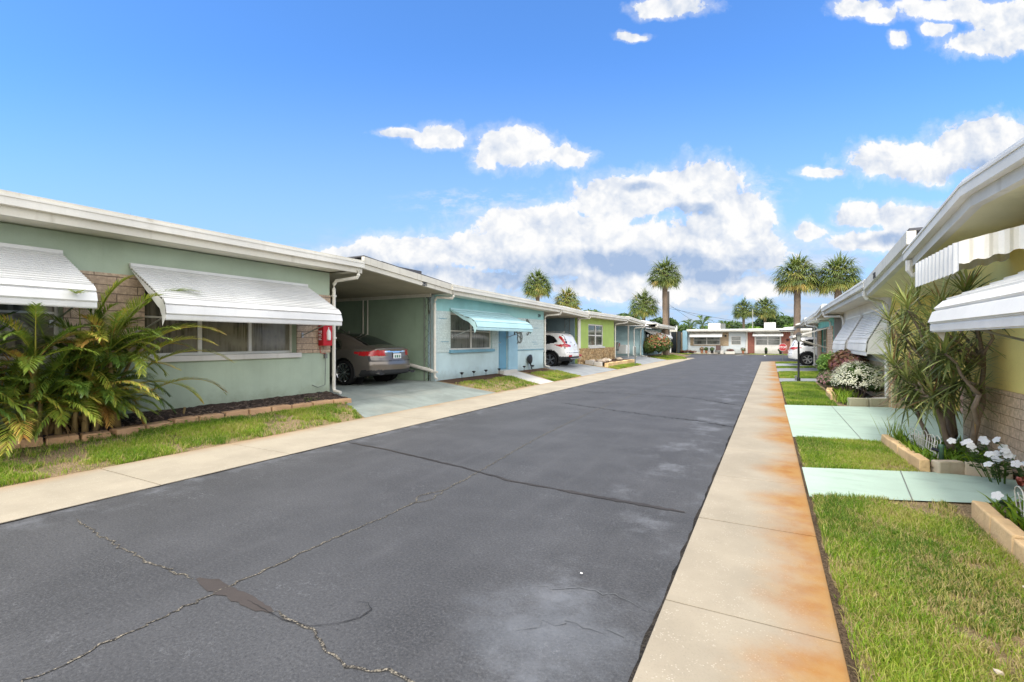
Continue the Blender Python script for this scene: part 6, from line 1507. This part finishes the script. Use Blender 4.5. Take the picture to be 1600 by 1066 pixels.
# things in the dark end carport
ec = car('sedan', 'dark red car deep in the open end carport', (-11.2, 54.2, .03), math.pi/2, dict(SED, NS=90, NT=40), sed_cls, dict(cm, body=mat_car('dark_red_paint', (.10, .01, .012), .2, .35), rim=SILVER))
m = MB(); m.lathe([(.1, 0), (.12, .3), (.1, .6), (0, .62)], (-9.95, 53.6, .02), n=12); m.build('bin', paint('bin_grey', (.35, .38, .33)), label='pale bin just inside the end carport', cat='bin')
m = MB(); m.box(3.4, 4.2, 12.2, 12.9, .02, .62); m.build('crate_box', paint('pinkish', lin(196, 160, 150)), label='pale pink box at the back of the yellow house carport', cat='box', bevel=.02)
# debris
for x, y, s_, lb in ((-1.06, 2.9, .012, 'tiny white chip on the asphalt'), (.88, 2.85, .018, 'small pale leaf on the near lawn'), (1.32, 3.9, .014, 'tiny white petal on the near lawn')):
    m = MB(); rock(m, x, y, .012 if x < 0 else .05, s_); m.build('chip' if x < 0 else 'fallen_leaf', WLET if x < 0 else ROCK, label=lb, cat='debris')

# ------------------------------------------------------------------ camera, light, sky
cam = bpy.data.cameras.new('camera'); co = bpy.data.objects.new('camera', cam); col.objects.link(co); sc.camera = co
cam.sensor_width = 36; cam.lens = 747/1600*36; cam.clip_end = 3000; cam.clip_start = .05
co.location = (0, 0, 1.5); co.rotation_euler = (R(90), 0, math.atan(403/747)); cam.shift_y = -1/1600
SE, SR = 58, None
sun = bpy.data.lights.new('sun', 'SUN'); sun.energy = 2.4; sun.angle = R(9); sun.color = (1, .95, .87)
so = bpy.data.objects.new('sun', sun); col.objects.link(so)
az = R(-94)     # direction to the sun: azimuth from +x counter-clockwise
el = R(57)
dS = Vector((math.cos(az)*math.cos(el), math.sin(az)*math.cos(el), math.sin(el)))
so.rotation_euler = dS.to_track_quat('Z', 'Y').to_euler(); so.location = dS*60
w = bpy.data.worlds.new('World'); sc.world = w; w.use_nodes = True
w.cycles.sampling_method = 'MANUAL'; w.cycles.sample_map_resolution = 512
t = NT('sky', world=w)
sky = t.n('ShaderNodeTexSky', sky_type='NISHITA'); sky.sun_disc = False; sky.sun_elevation = el; sky.sun_rotation = math.pi/2-az
sky.air_density = 1.0; sky.dust_density = .6; sky.ozone_density = 2.0
tc = t.n('ShaderNodeTexCoord').outputs['Generated']
rot = t.n('ShaderNodeVectorRotate', rotation_type='Z_AXIS', i_Vector=tc); rot.inputs['Angle'].default_value = -math.atan(403/747)
s3 = t.n('ShaderNodeSeparateXYZ', i_0=rot.outputs[0])
yy = t.math('MAXIMUM', t.math('ABSOLUTE', s3.outputs[1]), .02)
cx_ = t.math('DIVIDE', s3.outputs[0], yy); cy_ = t.math('DIVIDE', s3.outputs[2], yy)
cv = t.n('ShaderNodeCombineXYZ'); t.set(cv.inputs[0], cx_); t.set(cv.inputs[1], cy_); P = cv.outputs[0]
warp = t.vmath('SUBTRACT', t.noise(P, 9, 5, .6, color=True), (.5, .5, .5)); wp = t.n('ShaderNodeVectorMath', operation='SCALE'); t.set(wp.inputs[0], warp); wp.inputs['Scale'].default_value = .05
Pw = t.vmath('ADD', P, wp.outputs[0])
def field(Q, ells):
    cur = None
    for (u, v, ru, rv) in ells:
        c = ((u-800)/747, (532-v)/747); sx_, sy_ = 747/ru, 747/rv
        l = t.vmath('LENGTH', t.vmath('MULTIPLY_ADD', Q, (sx_, sy_, 0), (-c[0]*sx_, -c[1]*sy_, 0)), out=1)
        cur = l if cur is None else t.math('SMOOTH_MIN', cur, l, .25)
    return cur
ells = [(1075, 292, 100, 42), (975, 310, 95, 38), (1150, 330, 60, 42), (855, 355, 135, 36), (765, 392, 120, 34), (640, 400, 100, 34), (545, 396, 45, 14), (930, 395, 250, 50), (1110, 390, 130, 50), (700, 440, 160, 22), (1040, 450, 190, 24), (1180, 400, 60, 22),
        (692, 213, 46, 19), (628, 208, 38, 8), (800, 230, 62, 32), (885, 243, 40, 18), (760, 248, 26, 15),
        (1425, 252, 110, 30), (1520, 225, 85, 38), (1590, 240, 90, 50), (1290, 270, 40, 10), (1365, 335, 60, 20), (1430, 350, 60, 26), (1265, 358, 26, 16), (1380, 375, 90, 18),
        (1050, 12, 60, 16), (1345, 10, 45, 16), (1378, 26, 26, 12), (1480, 15, 75, 20), (1545, 68, 75, 20), (1465, 48, 26, 10), (1580, 30, 60, 32), (1402, 62, 16, 11), (985, 55, 28, 7)]
def billow(Q, sc_=11):
    v = t.n('ShaderNodeTexVoronoi', feature='F1', i_Vector=Q); v.inputs['Scale'].default_value = sc_; v.inputs['Detail'].default_value = 3; v.inputs['Roughness'].default_value = .6; v.inputs['Lacunarity'].default_value = 2.1; v.normalize = True
    return t.math('ADD', t.math('MULTIPLY', t.noise(Q, 8, 6, .6), .6), t.math('MULTIPLY', t.math('SUBTRACT', 1.0, t.math('MULTIPLY', v.outputs['Distance'], 1.6)), .55))
n1 = billow(Pw); n2 = t.noise(Pw, 38, 5, .68)
dist = field(Pw, ells)
dens = t.math('ADD', t.math('SUBTRACT', 1.0, dist), t.math('ADD', t.math('MULTIPLY', t.math('SUBTRACT', n1, .52), 1.5), t.math('MULTIPLY', t.math('SUBTRACT', n2, .5), .85)))
cm1 = t.math('MAXIMUM', t.sstep(dens, .02, .24), t.math('MULTIPLY', t.sstep(dens, -.38, .22), .38))
# streaky low cloud bands and thin veils
Ps = t.vmath('MULTIPLY', P, (1, 3.6, 1)); b1 = t.noise(t.vmath('ADD', Ps, wp.outputs[0]), 5.5, 8, .62)
band = t.math('MULTIPLY', t.sstep(t.math('ABSOLUTE', t.math('SUBTRACT', cy_, .08)), .19, .05), t.sstep(b1, .37, .58))
veil = t.math('MULTIPLY', t.math('MULTIPLY', t.sstep(field(Pw, [(740, 314, 130, 22), (1180, 300, 60, 30), (800, 330, 120, 20)]), 1.3, .3), t.sstep(t.noise(t.vmath('MULTIPLY', P, (1, 2.6, 1)), 22, 6, .7), .42, .72)), .65)
side = t.sstep(cx_, -.75, -.2)   # open blue at far left
band = t.math('MULTIPLY', band, t.math('MULTIPLY', side, .85))
# shading of the clouds
nu = billow(t.vmath('ADD', Pw, (.010, .024, 0))); relief = t.math('MULTIPLY', t.math('SUBTRACT', n1, nu), 2.9)
dark = t.sstep(field(Pw, [(1000, 412, 240, 26), (820, 440, 180, 24), (1090, 330, 50, 12), (1150, 432, 130, 16), (1000, 292, 40, 9), (1530, 270, 80, 22), (1420, 300, 70, 14), (1400, 375, 80, 10), (640, 425, 100, 12)]), 1.35, .25)
shade = t.math('SUBTRACT', t.math('ADD', .84, relief), t.math('MULTIPLY', dark, .72), clamp=True)
# sky colour: nishita, pulled towards the photograph's clear blue
def scl(c, k): 
    nd = t.n('ShaderNodeVectorMath', operation='SCALE'); t.set(nd.inputs[0], c); nd.inputs['Scale'].default_value = k; return nd.outputs[0]
skyc = scl(sky.outputs[0], SKYK)
tint = t.vmath('MULTIPLY', skyc, SKYT)
ccol = t.mix(shade, (.40, .53, .76), (1.0, 1.0, 1.0))
bandc = t.mix(t.sstep(b1, .45, .75), (.55, .66, .82), (.84, .87, .92))
hz = t.sstep(cy_, .62, -.02)
base = t.mix(t.math('MULTIPLY', hz, .88), tint, (.46, .65, .97))
base = t.mix(band, base, bandc); base = t.mix(veil, base, (.78, .85, .95)); base = t.mix(cm1, base, ccol)
hid = t.math('MAXIMUM', t.sstep(s3.outputs[1], .05, -.25), t.sstep(s3.outputs[2], .66, .85))   # bright cloud overhead and behind, out of view, added as neutral fill light
fill_cov = t.math('MULTIPLY', hid, t.sstep(t.noise(tc, 2.2, 7, .6), .34, .50))
base = t.mix(fill_cov, base, (3.2, 3.1, 2.95))
base = t.mix(t.sstep(s3.outputs[2], .0, -.02), base, (.25, .24, .2))
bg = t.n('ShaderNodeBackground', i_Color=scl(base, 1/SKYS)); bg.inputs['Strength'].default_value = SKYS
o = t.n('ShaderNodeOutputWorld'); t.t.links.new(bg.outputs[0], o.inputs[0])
sc.view_settings.view_transform = 'Standard'; sc.view_settings.look = 'None'; sc.view_settings.exposure = 0; sc.view_settings.gamma = 1
sc.render.resolution_x = 1024; sc.render.resolution_y = 682
sc.cycles.max_bounces = 6
